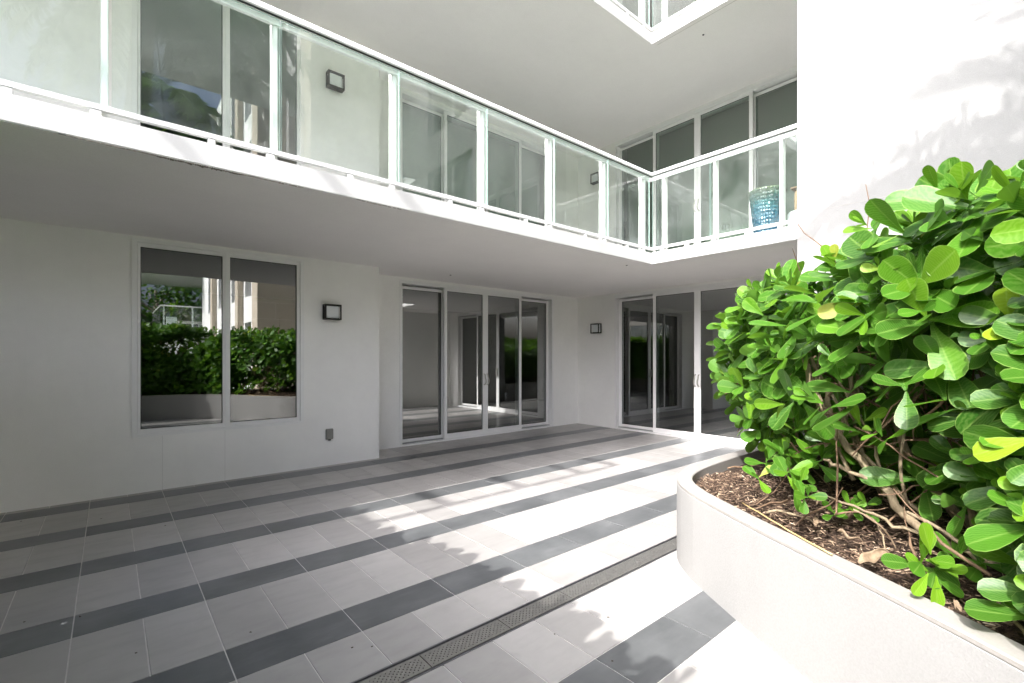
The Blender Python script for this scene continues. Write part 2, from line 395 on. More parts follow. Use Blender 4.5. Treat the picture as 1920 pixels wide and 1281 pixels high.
# ================================================================ the residential building
F2 = 2.955                                      # storey height
bld = empty('apartment_building', (5, 6.5, 0)); tag(bld, 'white rendered apartment building with balconies wrapping the courtyard corner', 'building')
FA = Fr((0, 6.2, 0), (1, 0, 0), (0, -1, 0))     # window wall
FR = Fr((0, 6.74, 0), (1, 0, 0), (0, -1, 0))    # recessed wall with the sliding doors
FB = Fr((7.54, 0, 0), (0, 1, 0), (-1, 0, 0))    # end wall, u = world Y
def wall(F, u0, u1, z0, z1, holes, t=.25, name='wall', mat='wall', parent=bld, rev=.10):
    us = sorted({u0, u1, *[h[0] for h in holes], *[h[1] for h in holes]}); zs = sorted({z0, z1, *[h[2] for h in holes], *[h[3] for h in holes]})
    solid = {}
    for i in range(len(us) - 1):
        for j in range(len(zs) - 1):
            cu, cz = (us[i] + us[i + 1]) / 2, (zs[j] + zs[j + 1]) / 2
            solid[i, j] = not any(h[0] < cu < h[1] and h[2] < cz < h[3] for h in holes)
    s = MB()
    for (i, j), ok in solid.items():
        if not ok: continue
        for nn in (0, -t): s.poly([F.p(us[i], nn, zs[j]), F.p(us[i + 1], nn, zs[j]), F.p(us[i + 1], nn, zs[j + 1]), F.p(us[i], nn, zs[j + 1])])
        for di, dj, a, c in ((-1, 0, (i, j), (i, j + 1)), (1, 0, (i + 1, j), (i + 1, j + 1)), (0, -1, (i, j), (i + 1, j)), (0, 1, (i, j + 1), (i + 1, j + 1))):
            if solid.get((i + di, j + dj), False): continue
            s.poly([F.p(us[a[0]], 0, zs[a[1]]), F.p(us[c[0]], 0, zs[c[1]]), F.p(us[c[0]], -t, zs[c[1]]), F.p(us[a[0]], -t, zs[a[1]])])
    me = s.build(name, M[mat], None, recalc=False)
    bm = bmesh.new(); bm.from_mesh(me.data); bmesh.ops.remove_doubles(bm, verts=bm.verts, dist=.0005); bmesh.ops.recalc_face_normals(bm, faces=bm.faces); bm.to_mesh(me.data); bm.free()
    return ptree(me, parent)

def frame_rect(F, u0, u1, z0, z1, n0, n1, wd, name, parent, mat='alu', bw=None, tw=None):
    bw = bw or wd; tw = tw or wd; s = MB()
    s.lbox(F, u0, u0 + wd, n0, n1, z0, z1); s.lbox(F, u1 - wd, u1, n0, n1, z0, z1)
    s.lbox(F, u0 + wd, u1 - wd, n0, n1, z0, z0 + bw); s.lbox(F, u0 + wd, u1 - wd, n0, n1, z1 - tw, z1)
    return pbuild(s, name, M[mat], parent)
def pane(F, u0, u1, z0, z1, n, parent, mat='winglass', th=.008, name='pane'):
    s = MB(); s.lbox(F, u0, u1, n - th, n, z0, z1); pbuild(s, name, M[mat], parent)
def gasket(F, u0, u1, z0, z1, n, parent):
    s = MB(); w_ = .007
    s.lbox(F, u0, u0 + w_, n, n + .003, z0, z1); s.lbox(F, u1 - w_, u1, n, n + .003, z0, z1)
    s.lbox(F, u0 + w_, u1 - w_, n, n + .003, z0, z0 + w_); s.lbox(F, u0 + w_, u1 - w_, n, n + .003, z1 - w_, z1); pbuild(s, 'gasket', M['gasket'], parent)

def window_a(z, pm, parent=bld):
    win = sub_empty('window', parent); F = FA
    # outer frame 0.172..1.85, z .575..2.62
    z0, z1 = z + .575, z + 2.618
    s = MB(); s.lbox(F, .172, .216, -.08, .012, z0, z1); s.lbox(F, 1.806, 1.85, -.08, .012, z0, z1)
    s.lbox(F, .216, 1.806, -.08, .012, z0, z0 + .03); s.lbox(F, .216, 1.806, -.08, .012, z1 - .035, z1); pbuild(s, 'outer_frame', M['alu'], win)
    for (a, c) in ((.218, .999), (1.013, 1.804)):
        frame_rect(F, a, c, z0 + .032, z1 - .037, -.07, -.004, .024 if a < 1 else .034, 'sash', win, tw=.042, bw=.045)
        i = .024 if a < 1 else .034
        pane(F, a + i, c - i, z0 + .077, z1 - .079, -.03, win, pm); gasket(F, a + i, c - i, z0 + .077, z1 - .079, -.028, win)
    s = MB(); s.lbox(F, .9995, 1.0125, -.075, .004, z0 + .03, z1 - .035); pbuild(s, 'mullion', M['alu'], win)

def slider(F, e, z, pm, blind, parent=bld, flip=False, handles=True):
    """e = edges along u of four leaves; the two middle leaves slide in the outer track"""
    d = sub_empty('sliding_door', parent); n0 = -.16
    u0, u4 = e[0], e[4]; zt = z + 2.60
    s = MB(); s.lbox(F, u0 - .03, u0 + .012, -.2, .01, z + .004, zt); s.lbox(F, u4 - .012, u4 + .03, -.2, .01, z + .004, zt)
    s.lbox(F, u0 + .012, u4 - .012, -.2, .01, zt - .05, zt); pbuild(s, 'door_frame', M['alu'], d)
    s = MB(); s.lbox(F, u0 + .012, u4 - .012, -.2, .02, z + .002, z + .028); pbuild(s, 'threshold', M['alu'], d)
    s = MB(); s.lbox(F, u0 + .012, u4 - .012, -.075, -.055, z + .028, z + .04); s.lbox(F, u0 + .012, u4 - .012, -.2, -.19, z + .028, z + .045); pbuild(s, 'track', M['track'], d)
    for i in range(4):
        a, c = e[i], e[i + 1]; mid = i in (1, 2)
        na, nb = (-.06, -.012) if mid else (-.14, -.092)
        a2 = a + (.0 if mid else (.012 if i == 0 else -.05)); c2 = c - (.0 if mid else (.012 if i == 3 else -.05))
        wl = .055
        zb = z + .03 if mid else z + .045; zz = zt - .052 if mid else zt - .075
        frame_rect(F, a2 + .001, c2 - .001, zb, zz, na, nb, wl, 'leaf_frame', d, tw=.045, bw=.085 if mid else .05)
        bwz = .085 if mid else .05
        pane(F, a2 + wl, c2 - wl, zb + bwz, zz - .045, nb - .02, d, pm); gasket(F, a2 + wl, c2 - wl, zb + bwz, zz - .045, nb - .018, d)
    if handles:
        mid = e[2]
        for sgn in (-1, 1):
            s = MB(); u = mid + sgn * .032; base = -.012
            pts = [F.p(u, base - .002, z + 1.10), F.p(u, base + .03, z + 1.09), F.p(u + .002, base + .035, z + 1.04), F.p(u + .012, base + .045, z + .99), F.p(u + .014, base + .042, z + .95), F.p(u + .004, base + .03, z + .915), F.p(u, base - .002, z + .905)]
            s.tube(pts, .009, 8); pbuild(s, 'handle', M['handle'], d, smooth=True)
    if blind:
        s = MB(); s.lbox(F, u0 + .03, u4 - .03, -.32, -.318, z + .05, zt - .02); pbuild(s, 'roller_blind', M[blind], d)
EA = [3.447, 4.245, 5.045, 5.96, 6.72]; EB = [2.02, 3.17, 4.08, 4.925, 5.765]
EA = [3.46, 4.25, 5.108, 5.965, 6.77]
EB = [2.30, 3.17, 4.075, 4.93, 5.75]
for fl in range(3):
    z = fl * F2; zb = z - (.0 if fl == 0 else .16); zt = z + 2.645
    wall(FA, -8, 2.847, z + (0 if fl else -.05), zt, [(.172, 1.85, z + .575, z + 2.618)])
    wall(FR, 2.847, 7.54, z + (0 if fl else -.05), zt, [(EA[0] - .03, EA[4] + .03, z + .002, z + 2.60)])
    wall(FB, 1.874, 6.74, z + (0 if fl else -.05), zt, [(EB[0] - .03, EB[4] + .03, z + .002, z + 2.60)], name='end_wall')
    s = MB(); s.box(2.60, 2.847, 6.451, 7.0, z + (0 if fl else -.05), zt); pbuild(s, 'pier', M['wall'], bld)
    if fl < 2:
        window_a(z, 'winglass' if fl == 0 else 'upglass')
        slider(FR, EA, z, 'doorglass' if fl == 0 else 'upglass', None if fl == 0 else 'blindlight')
        slider(FB, EB, z, 'doorglass' if fl == 0 else 'upglass', None if fl == 0 else 'blind')
    # interior shell so the rooms stay dark
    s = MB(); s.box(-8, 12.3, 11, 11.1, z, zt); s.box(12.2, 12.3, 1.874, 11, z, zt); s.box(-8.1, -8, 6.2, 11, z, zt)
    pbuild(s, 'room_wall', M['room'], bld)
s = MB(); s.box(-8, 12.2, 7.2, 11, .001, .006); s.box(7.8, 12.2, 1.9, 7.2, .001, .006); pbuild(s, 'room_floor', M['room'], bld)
# # slabs: underside 2.645, top 2.80
L = [(-8, 3.643), (5.552, 3.643), (5.552, 1.874), (12.3, 1.874), (12.3, 11), (-8, 11)]
for fl in range(3):
    z0 = 2.645 + fl * F2
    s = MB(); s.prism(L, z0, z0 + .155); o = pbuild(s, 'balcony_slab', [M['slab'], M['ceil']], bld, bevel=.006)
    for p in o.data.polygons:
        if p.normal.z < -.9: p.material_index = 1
# third floor balcony only its corner shows; rest of tower
FT = Fr((5.552, 0, 0), (0, 1, 0), (-1, 0, 0))
th_ = [(-2.2, -.45, z_, z_ + 2.15) for z_ in (3.45, 6.4, 9.35)]
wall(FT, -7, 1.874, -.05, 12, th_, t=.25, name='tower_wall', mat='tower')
s = MB(); s.box(5.552 + .25, 12.3, 1.624, 1.874, -.05, 12); pbuild(s, 'tower_side_wall', M['wall'], bld)
s = MB(); s.box(5.9, 12.3, -7, -6.8, -.05, 12); pbuild(s, 'tower_side_wall', M['wall'], bld)
for (a, c, z0, z1) in th_:
    f_ = frame_rect(FT, a, c, z0, z1, -.16, -.10, .045, 'tower_window', bld)
    pane(FT, a + .045, (a + c) / 2 - .02, z0 + .045, z1 - .045, -.13, f_, 'upglass'); pane(FT, (a + c) / 2 + .02, c - .045, z0 + .045, z1 - .045, -.13, f_, 'upglass')
    s = MB(); s.lbox(FT, (a + c) / 2 - .0195, (a + c) / 2 + .0195, -.16, -.10, z0 + .045, z1 - .045); pbuild(s, 'mullion', M['alu'], f_)
s = MB(); s.box(5.5505, 5.553, -7, 1.874, 2.905, 2.909); s.box(5.5505, 5.553, -7, 1.874, 2.648, 2.651); s.box(5.5505, 5.553, 1.871, 1.8745, 2.66, 2.80); pbuild(s, 'render_joint', M['joint'], bld)
for x_ in (.425, .995): s = MB(); s.box(x_, x_ + .0015, 6.1985, 6.2001, 0, .57); pbuild(s, 'hairline_joint', M['joint'], bld)
# weathered slab edge and a thin ceiling joint
def chips(xa, xb, n, wmax):
    s = MB()
    for i in range(n):
        t = i / n; x = xa + (xb - xa) * t; env = math.sin(math.pi * t) ** .7
        ww = wmax * env * rnd.uniform(.35, 1); lx = (xb - xa) / n * rnd.uniform(.7, 1.6)
        k = 7; cy = 3.646 + ww / 2
        ring = [(x + lx / 2 * math.cos(a) * rnd.uniform(.7, 1.2), min(cy + ww / 2 * math.sin(a) * rnd.uniform(.6, 1.25), 3.75)) for a in [2 * math.pi * j / k for j in range(k)]]
        ring = [(a, max(c, 3.6455)) for a, c in ring]
        s.prism(ring, 2.641 - .0004 * (i % 5), 2.6452)
    pbuild(s, 'weathered_edge', M['chipped'], bld)
chips(.15, .75, 46, .045); chips(.75, 1.1, 16, .014); chips(-.2, .2, 14, .012); chips(1.5, 1.9, 9, .012)
s = MB(); s.box(5.62, 5.624, 2.0, 3.6, 5.5985, 5.6005); pbuild(s, 'ceiling_joint', M['joint'], bld)
for (x_, y_, z_) in ((3.95, 6.1, 2.645), (5.35, 3.9, 2.645), (5.9, 3.1, 5.60)):
    s = MB(); s.lathe([(.0001, -.006), (.012, -.006), (.014, 0)], (x_, y_, z_), 10); pbuild(s, 'ceiling_anchor', M['gasket'], bld)

# ---------------------------------------------------------------- glass railings
def railing(z, label, full=True):
    r = empty('balcony_railing', (5.5, 3.7, z)); tag(r, label, 'railing')
    xl = -5.6; yc = 3.643; xc = 5.552; zr = z + 1.06
    s = MB(); y0 = yc + .028; x0 = xc + .028
    s.tube([(xl, y0, zr), (x0, y0, zr), (x0, 1.87, zr)], .026, 12)
    # keep the mitre sharp
    pbuild(s, 'handrail', M['alu'], r, smooth=True)
    s = MB(); s.box(xl, x0 + .004, y0 + .004, y0 + .034, zr - .085, zr - .02); s.box(x0 + .004, x0 + .034, 1.874, y0 + .034, zr - .085, zr - .02); pbuild(s, 'top_channel', M['alu'], r)
    s = MB(); s.box(xl, xc - .03, yc + .008, yc + .046, z + .038, z + .068); s.box(xc + .008, xc + .046, 1.874, yc - .03, z + .038, z + .068); s.box(xc - .03, xc + .046, yc + .008, yc + .046, z + .038, z + .068); s.box(xc + .008, xc + .046, yc - .03, yc + .008, z + .038, z + .068); pbuild(s, 'bottom_rail', M['alu'], r)
    s = MB(); s.box(xl, x0 - .002, y0 - .008, y0 + .003, zr - .032, zr - .025); s.box(x0 - .008, x0 + .003, 1.876, y0 - .008, zr - .032, zr - .025); pbuild(s, 'shadow_gap_strip', M['gasket'], r)  # dark strip painted in as the shade of the gap below the handrail
    seams = [.003 + .9285 * k for k in range(-6, 6)]
    for x in seams:
        s = MB(); s.box(x - .043, x - .012, yc + .045, yc + .125, z, zr - .03); pbuild(s, 'post', M['alu'], r)
    s = MB(); s.box(xc - .12, xc - .08, yc + .045, yc + .125, z, zr - .03); pbuild(s, 'post', M['alu'], r)
    for y in (3.50, 2.80, 2.05):
        s = MB(); s.box(xc + .045, xc + .125, y - .016, y + .016, z, zr - .03); pbuild(s, 'post', M['alu'], r)
    ed = seams + [xc - .02]; 
    def gpane(x0_, x1_, y0_, y1_):
        s = MB(); s.box(x0_, x1_, y0_, y1_, z + .045, zr - .05)
        o = pbuild(s, 'glass_panel', [M['railglass'] if x1_ < 5.5 else M['railglass2'], M['glassedge']], r)
        for p in o.data.polygons:
            n = p.normal
            long_x = (x1_ - x0_) > (y1_ - y0_)
            if (abs(n.x) > .5) == long_x or abs(n.z) > .5: p.material_index = 1
    for a, c in zip(ed[:-1], ed[1:]): gpane(a + .006, c - .006, yc + .018, yc + .028)
    ys = [3.625, 2.865, 2.0, 1.878]
    ys = [yc - .0, 2.84, 1.88]
    for a, c in zip(ys[:-1], ys[1:]): gpane(xc + .018, xc + .028, c + .006, a - .006 - (.0 if a < 3.6 else -.01))
    bm_ = []
    for x in seams + [xc - .1]:
        if x < -3: continue
        bm_ += [(x - .09, x - .04, yc + .012, yc + .05), (x - .44, x - .40, yc + .012, yc + .05)]
    for y in (3.50, 2.80, 2.05, 3.15, 2.4): bm_.append((xc + .012, xc + .05, y - .025, y + .025))
    for q in bm_: s = MB(); s.box(*q, z, z + .034); pbuild(s, 'bracket', M['alu'], r)
railing(2.80, 'glass balcony railing with white handrail above the terrace, on the lower balcony')
railing(2.80 + F2, 'glass balcony railing cut off at the top edge of the photo')

# ---------------------------------------------------------------- wall lamps
def lamp(F, u, z, label):
    c = F.p(u, 0, z); r = empty('wall_lamp', c); tag(r, label, 'wall lamp', 'square black wall lamps')
    s = MB(); s.lbox(F, u - .085, u + .085, 0, .012, z - .075, z + .075); pbuild(s, 'back_plate', M['black'], r)
    s = MB(); W, H, t = .105, .098, .016
    for (a, b_) in ((.012, .028), (.092, .108)):
        s.lbox(F, u - W, u - W + t, a, b_, z - H, z + H); s.lbox(F, u + W - t, u + W, a, b_, z - H, z + H)
        s.lbox(F, u - W + t, u + W - t, a, b_, z + H - t, z + H); s.lbox(F, u - W + t, u + W - t, a, b_, z - H, z - H + t)
    for su in (-1, 1):
        for sz in (-1, 1):
            cu = u + su * (W - t / 2); cz = z + sz * (H - t / 2); s.lbox(F, cu - t / 2, cu + t / 2, .028, .092, cz - t / 2, cz + t / 2)
    s.lbox(F, u - W + t, u + W - t, .03, .09, z + H - .008, z + H - .001)
    s.lbox(F, u - W + t, u + W - t, .03, .09, z - H + .001, z - H + .006)
    pbuild(s, 'cage', M['black'], r)
    s = MB(); s.lbox(F, u - .078, u + .078, .012, .086, z - .076, z + .076); pbuild(s, 'diffuser', M['diffuser'], r, bevel=.003)
    return r
lamp(FA, 2.18, 1.975, 'square black wall lamp right of the ground-floor window')
lamp(FB, 6.2, 1.975, 'square black wall lamp left of the ground-floor glass doors, near the corner')
lamp(FA, 2.22, 1.975 + 2.98, 'square wall lamp on the balcony wall seen through the long glass railing')
lamp(FB, 6.2, 1.975 + 3.03, 'small square wall lamp in the balcony corner beside the tall upper doors')
r = empty('outlet_box', (2.16, 6.2, .405)); tag(r, 'small grey weatherproof outlet box low on the white wall', 'outlet')
s = MB(); s.lbox(FA, 2.115, 2.205, 0, .035, .34, .475); pbuild(s, 'cover', M['outlet'], r, bevel=.006)
s = MB(); s.lbox(FA, 2.145, 2.175, .01, .03, .325, .339); pbuild(s, 'cable_port', M['black'], r)

# ================================================================ planters
OUT = [(5.55, 1.955), (4.756, 1.954), (4.313, 1.957), (3.9, 1.949), (3.52, 1.932), (3.33, 1.905), (3.18, 1.865), (3.04, 1.797), (2.93, 1.71), (2.84, 1.61), (2.755, 1.50), (2.489, 1.07), (2.264, .65), (2.104, .37), (1.987, .17), (1.86, -.02), (1.68, -.22), (1.45, -.40), (1.15, -.54), (.8, -.62), (.3, -.64), (-.6, -.64), (-3.2, -.64)]
def offset(poly, d):
    res = []
    for i, p in enumerate(poly):
        a = Vector(poly[max(i - 1, 0)]); c = Vector(poly[min(i + 1, len(poly) - 1)]); t = (c - a).normalized(); n = Vector((-t.y, t.x))
        res.append((p[0] + n.x * d, p[1] + n.y * d))
    return res
def subdiv(poly, k=2):
    for _ in range(k):
        q = [poly[0]]
        for a, b_ in zip(poly[:-1], poly[1:]): q += [(a[0] * .75 + b_[0] * .25, a[1] * .75 + b_[1] * .25), (a[0] * .25 + b_[0] * .75, a[1] * .25 + b_[1] * .75)]
        q.append(poly[-1]); poly = q
    return poly
OUTs = subdiv(OUT, 1)
# outline runs so that the inside is to the left (+n)
T = Vector(OUTs[1]) - Vector(OUTs[0])
def planter(out, closed_back, zt, name, label):
    r = empty(name, (out[0][0], out[0][1], 0)); tag(r, label, 'planter')
    inn = offset(out, .105); n = len(out)
    s = MB()   # wall: profile sweep
    prof = [(0, -.05), (0, zt - .028), (.003, zt - .026), (.004, zt - .022)]
    ring = [offset(out, d) for d, _ in prof]
    base = len(s.v)
    for (d, z), rg in zip(prof, ring): s.v += [(p[0], p[1], z) for p in rg]
    for k in range(len(prof) - 1):
        for i in range(n - 1): s.f.append((k * n + i, k * n + i + 1, (k + 1) * n + i + 1, (k + 1) * n + i)); s.mi.append(0)
    pbuild(s, 'planter_wall', M['planter'], r, recalc=False)
    s = MB(); prof = [(.001, zt - .022), (0, zt - .02), (.0, zt - .006), (.006, zt), (.099, zt), (.105, zt - .006), (.108, zt - .3)]
    for d, z in prof: s.v += [(p[0], p[1], z) for p in offset(out, d)]
    for k in range(len(prof) - 1):
        for i in range(n - 1): s.f.append((k * n + i, k * n + i + 1, (k + 1) * n + i + 1, (k + 1) * n + i)); s.mi.append(0)
    pbuild(s, 'coping', M['coping'], r, recalc=False)
    return r, inn
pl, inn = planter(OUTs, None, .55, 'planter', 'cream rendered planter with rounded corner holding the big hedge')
# ---- soil
import bisect
def soil_mesh(inn, ybk, z0, parent, tip=None):
    vs = []; fs = []; n = len(inn); K = 16
    for i, p in enumerate(inn):
        q = (max(p[0], 5.5) if False else p[0], p[1])
        # go inward towards a spine
        sx, sy = (4.6 if p[0] > 3 else p[0] + 1.4), (-.9 if p[0] > 1.5 else -2.2)
        if p[0] <= 1.5: sx = p[0] + .2
        for k in range(K + 1):
            t = (k / K) ** 1.6; x = p[0] + (sx - p[0]) * t; y = p[1] + (sy - p[1]) * t
            hgt = z0 + .10 * min(1, t * 3.5) + .018 * math.sin(x * 13 + y * 7) * min(1, t * 8) + rnd.uniform(-.010, .012)
            if k == 0: hgt = z0 - .01
            vs.append((x, y, hgt))
    for i in range(n - 1):
        for k in range(K): a = i * (K + 1) + k; fs.append((a, a + 1, a + K + 2, a + K + 1))
    s = MB(); s.v = vs; s.f = fs; s.mi = [0] * len(fs); o = pbuild(s, 'soil', M['soil'], parent, smooth=True)
    return o
soil_mesh(inn, -2.5, .47, pl)
def soil_z(x, y): return .55
# left planter (out of frame, its hedge throws the shade on the terrace)
OUT2 = [(-3.2, 4.0), (-1.6, 4.0), (-1.25, 3.93), (-1.02, 3.75), (-.95, 3.5), (-.95, 2.0), (-.95, .8), (-1.02, .5), (-1.25, .32), (-1.6, .25), (-3.2, .25)]
OUT2r = subdiv(OUT2[::-1], 1)[::-1]
pl2, inn2 = planter(OUT2r[::1], None, .55, 'planter', 'cream rendered planter under the hedge on the left of the terrace')

# ================================================================ foliage
def leaf_template(nl, nc, fold=.16, curl=.12):
    """obovate leaf along +x, unit length; returns verts (N,3), faces, edge coord, along"""
    st = 1 - (1 - np.linspace(0, 1, nl)) ** 1.7; cr = np.linspace(-1, 1, nc); V = []; E = []; A = []
    for t in st:
        if t < .14: w_ = .025 + .02 * t / .14
        else:
            u = (t - .14) / .86
            w_ = .03 * (1 - u) + .27 * (u ** .85) * (max(0, 1 - u ** 3.2) ** .5) * 1.42
        if t >= 1: w_ = .012
        for c in cr:
            V.append((t, c * w_, -curl * t * t + abs(c) * w_ * fold - .03 * math.sin(t * 3.1))); E.append(abs(c)); A.append(t)
    Fc = []
    for i in range(nl - 1):
        for j in range(nc - 1): a = i * nc + j; Fc.append((a, a + nc, a + nc + 1, a + 1))
    return np.array(V), np.array(Fc), np.array(E), np.array(A)
def build_leaves(name, tmpl, P, X, Nn, Ls, Rd, mat, parent, smooth=True, wid=None):
    V, Fc, E, A = tmpl; n = len(P); P = np.array(P); X = np.array(X); Nn = np.array(Nn); Ls = np.array(Ls)[:, None, None]; Rd = np.array(Rd)
    X /= np.linalg.norm(X, axis=1, keepdims=True); Nn -= X * (X * Nn).sum(1, keepdims=True); Nn /= np.linalg.norm(Nn, axis=1, keepdims=True) + 1e-9; Y = np.cross(Nn, X)
    wd = np.ones(n) if wid is None else np.array(wid)
    rs = np.random.RandomState(len(P)); cu = rs.uniform(-.6, 1.3, n)
    vz = V[None, :, 2] + (-.10 * cu[:, None]) * (V[None, :, 0] ** 2); vy = V[None, :, 1] * wd[:, None]
    W = P[:, None, :] + Ls * (V[None, :, 0, None] * X[:, None, :] + vy[..., None] * Y[:, None, :] + vz[..., None] * Nn[:, None, :])
    nv = len(V); W = W.reshape(-1, 3); faces = (Fc[None] + (np.arange(n) * nv)[:, None, None]).reshape(-1, 4)
    me = bpy.data.meshes.new(name); me.vertices.add(len(W)); me.vertices.foreach_set('co', W.astype(np.float32).ravel())
    me.loops.add(faces.size); me.loops.foreach_set('vertex_index', faces.astype(np.int32).ravel())
    me.polygons.add(len(faces)); me.polygons.foreach_set('loop_start', np.arange(0, faces.size, 4, dtype=np.int32))
    at = me.attributes.new('leaf', 'FLOAT_COLOR', 'POINT')
    c = np.zeros((n, nv, 4), np.float32); c[..., 0] = E[None]; c[..., 1] = Rd[:, None]; c[..., 2] = A[None]; c[..., 3] = 1
    at.data.foreach_set('color', c.ravel())
    me.polygons.foreach_set('use_smooth', [smooth] * len(faces)); me.materials.append(mat); me.update(calc_edges=True); me.validate()
    o = bpy.data.objects.new(name, me); COL.objects.link(o)
    if parent: ptree(o, parent)
    return o
class Leaves:
    def __init__(s): s.P = []; s.X = []; s.N = []; s.L = []; s.R = []; s.W = []
    def rosette(s, p, ax, size, n=7, young=0.0):
        ax = Vector(ax).normalized(); a = ax.cross(Vector((.3, .2, 1)));
        if a.length < .1: a = ax.cross(Vector((1, 0, 0)))
        a.normalize(); b_ = ax.cross(a); ph = rnd.uniform(0, 6.28)
        for i in range(n):
            k = i // 2; th = ph + (i % 2) * math.pi + k * 1.57 + rnd.uniform(-.3, .3)
            el = R([12, 38, 62, 78][min(k, 3)] + rnd.uniform(-16, 14))
            rad = a * math.cos(th) + b_ * math.sin(th)
            d = rad * math.cos(el) + ax * math.sin(el)
            nn = ax * math.cos(el) - rad * math.sin(el)
            d = d + Vector((0, 0, -.12)) + Vector([rnd.uniform(-.12, .12) for _ in range(3)])
            sz = size * [1.0, .92, .72, .42][min(k, 3)] * rnd.uniform(.78, 1.15)
            q = Vector(p) - ax * (.035 * (2 - k)) * size / .16
            s.P.append(tuple(q)); s.X.append(tuple(d)); s.N.append(tuple(nn + Vector([rnd.uniform(-.15, .15) for _ in range(3)]))); s.L.append(sz)
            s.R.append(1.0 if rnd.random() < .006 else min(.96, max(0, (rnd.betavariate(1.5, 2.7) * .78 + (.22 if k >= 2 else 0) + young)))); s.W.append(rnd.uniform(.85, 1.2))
    def build(s, name, tm, mat, parent, **k): return build_leaves(name, tm, s.P, s.X, s.N, s.L, s.R, mat, parent, wid=s.W, **k)
TH = leaf_template(9, 7); TM = leaf_template(7, 5); TLo = leaf_template(5, 3)
def sd_front(poly):
    seg = [(Vector(a), Vector(b_)) for a, b_ in zip(poly[:-1], poly[1:])]
    def f(x, y):
        best = 1e9; sg = 1; nb = None; p = Vector((x, y))
        for a, c in seg:
            ab = c - a; t = max(0, min(1, (p - a).dot(ab) / ab.length_squared)); q = a + ab * t; d = (p - q).length
            if d < best:
                best = d; n = Vector((-ab.y, ab.x)).normalized(); sg = 1 if (p - a).dot(n) > 0 else -1; nb = n
        return best * sg, -nb        # signed inside distance, outward normal
    return f
def nz(x, y, z, s=1.0):
    return math.sin(x * 5.1 * s + 1.3 * math.sin(z * 4 * s)) * .5 + math.sin(y * 6.3 * s + 2 * math.sin(x * 3 * s)) * .3 + math.sin(z * 7.7 * s + x * 4 * s) * .3
def hedge(poly, bbox, ztop, inset, lod, count, size, zlow, keep, seed, Lv, Lf, slope=0.0):
    f = sd_front(poly); made = 0; tries = 0; rr = random.Random(seed)
    while made < count and tries < count * 60:
        tries += 1
        x = rr.uniform(bbox[0], bbox[1]); y = rr.uniform(bbox[2], bbox[3]); z = rr.uniform(zlow, ztop + .12)
        if not keep(x, y, z): continue
        d, n = f(x, y); d -= inset(x, y, z) + .07 * nz(x, y, z)
        if d < 0 or d > .8: 
            if d < 0: continue
        dt = ztop - slope * min(1, max(0, y / 1.75)) + .055 * nz(x * 1.3, y * 1.3, 0) - z
        if dt < 0: continue
        dep = min(d, dt)
        pr = 1 if dep < .10 else (.35 if dep < .28 else .06)
        if rr.random() > pr: continue
        if d < dt: ax = Vector((n.x, n.y, .35 + rr.uniform(-.2, .5)))
        else: ax = Vector((n.x * .3, n.y * .3, 1))
        if abs(d - dt) < .12: ax = Vector((n.x, n.y, 1.0))
        ax = ax.normalized() + Vector([rr.uniform(-.45, .45) for _ in range(3)])
        tgt = Lv if (x * x + y * y) < 10.5 else Lf
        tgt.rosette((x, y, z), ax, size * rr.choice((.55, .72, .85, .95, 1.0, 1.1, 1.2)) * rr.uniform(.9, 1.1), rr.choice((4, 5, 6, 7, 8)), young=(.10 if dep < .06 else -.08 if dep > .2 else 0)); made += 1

hg = empty('hedge', (3.3, .4, .5)); tag(hg, 'large glossy round-leaved green hedge growing in the planter at right', 'hedge')
F_ = Vector((math.cos(R(49.69)), math.sin(R(49.69)))); R_ = Vector((math.sin(R(49.69)), -math.cos(R(49.69))))
def at(px, py, dep):
    u = dep; v = (px - 960) / 889.2 * dep; q = F_ * u + R_ * v; return Vector((q.x, q.y, 1.4 + (669.5 - py) / 889.2 * dep))
GAPS = [(*at(1575, 755, 2.15), .22), (*at(1550, 810, 2.3), .22), (*at(1500, 700, 2.6), .13), (*at(1680, 890, 1.95), .2)]
def inset1(x, y, z):
    # hedge face: overhangs near the top, hollow and stemmy below
    lo = max(0, (1.22 - z)) * (1.0 if y < 1.25 else .5)
    tipx = max(0, 1 - math.hypot(x - 2.95, y - 1.75) / 1.0)
    return .04 + lo + tipx * .30 + (.10 if x > 3 and y > 1.3 else 0)
def keep1(x, y, z):
    u = .647 * x + .7625 * y
    if x > 5.5 or y < -2.0 or (z > 1.4 + .385 * u and u > 0): return False
    if y > 1.6 and z < .9: return False
    if x < 1.5 and y > -.64 + .3 * max(0, x - 1.2): return False
    if 1.5 <= x < 1.75 and y > -.30: return False
    for (gx, gy, gz, gr) in GAPS:
        if ((x - gx) ** 2 + (y - gy) ** 2 + (z - gz) ** 2) < gr * gr and rnd.random() < .88: return False
    return True
Ln = Leaves(); Lf_ = Leaves()
right = [p for p in OUT if p[0] > 1.4]
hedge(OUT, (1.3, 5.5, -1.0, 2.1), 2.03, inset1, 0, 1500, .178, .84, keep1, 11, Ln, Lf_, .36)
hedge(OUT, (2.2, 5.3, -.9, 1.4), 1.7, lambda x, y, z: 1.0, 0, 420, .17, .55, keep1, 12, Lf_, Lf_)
hedge(OUT, (-1.5, 2.4, -1.9, .1), 2.08, lambda x, y, z: .02 + max(0, .9 - z) * .3, 0, 2300, .17, .62, keep1, 13, Lf_, Lf_)
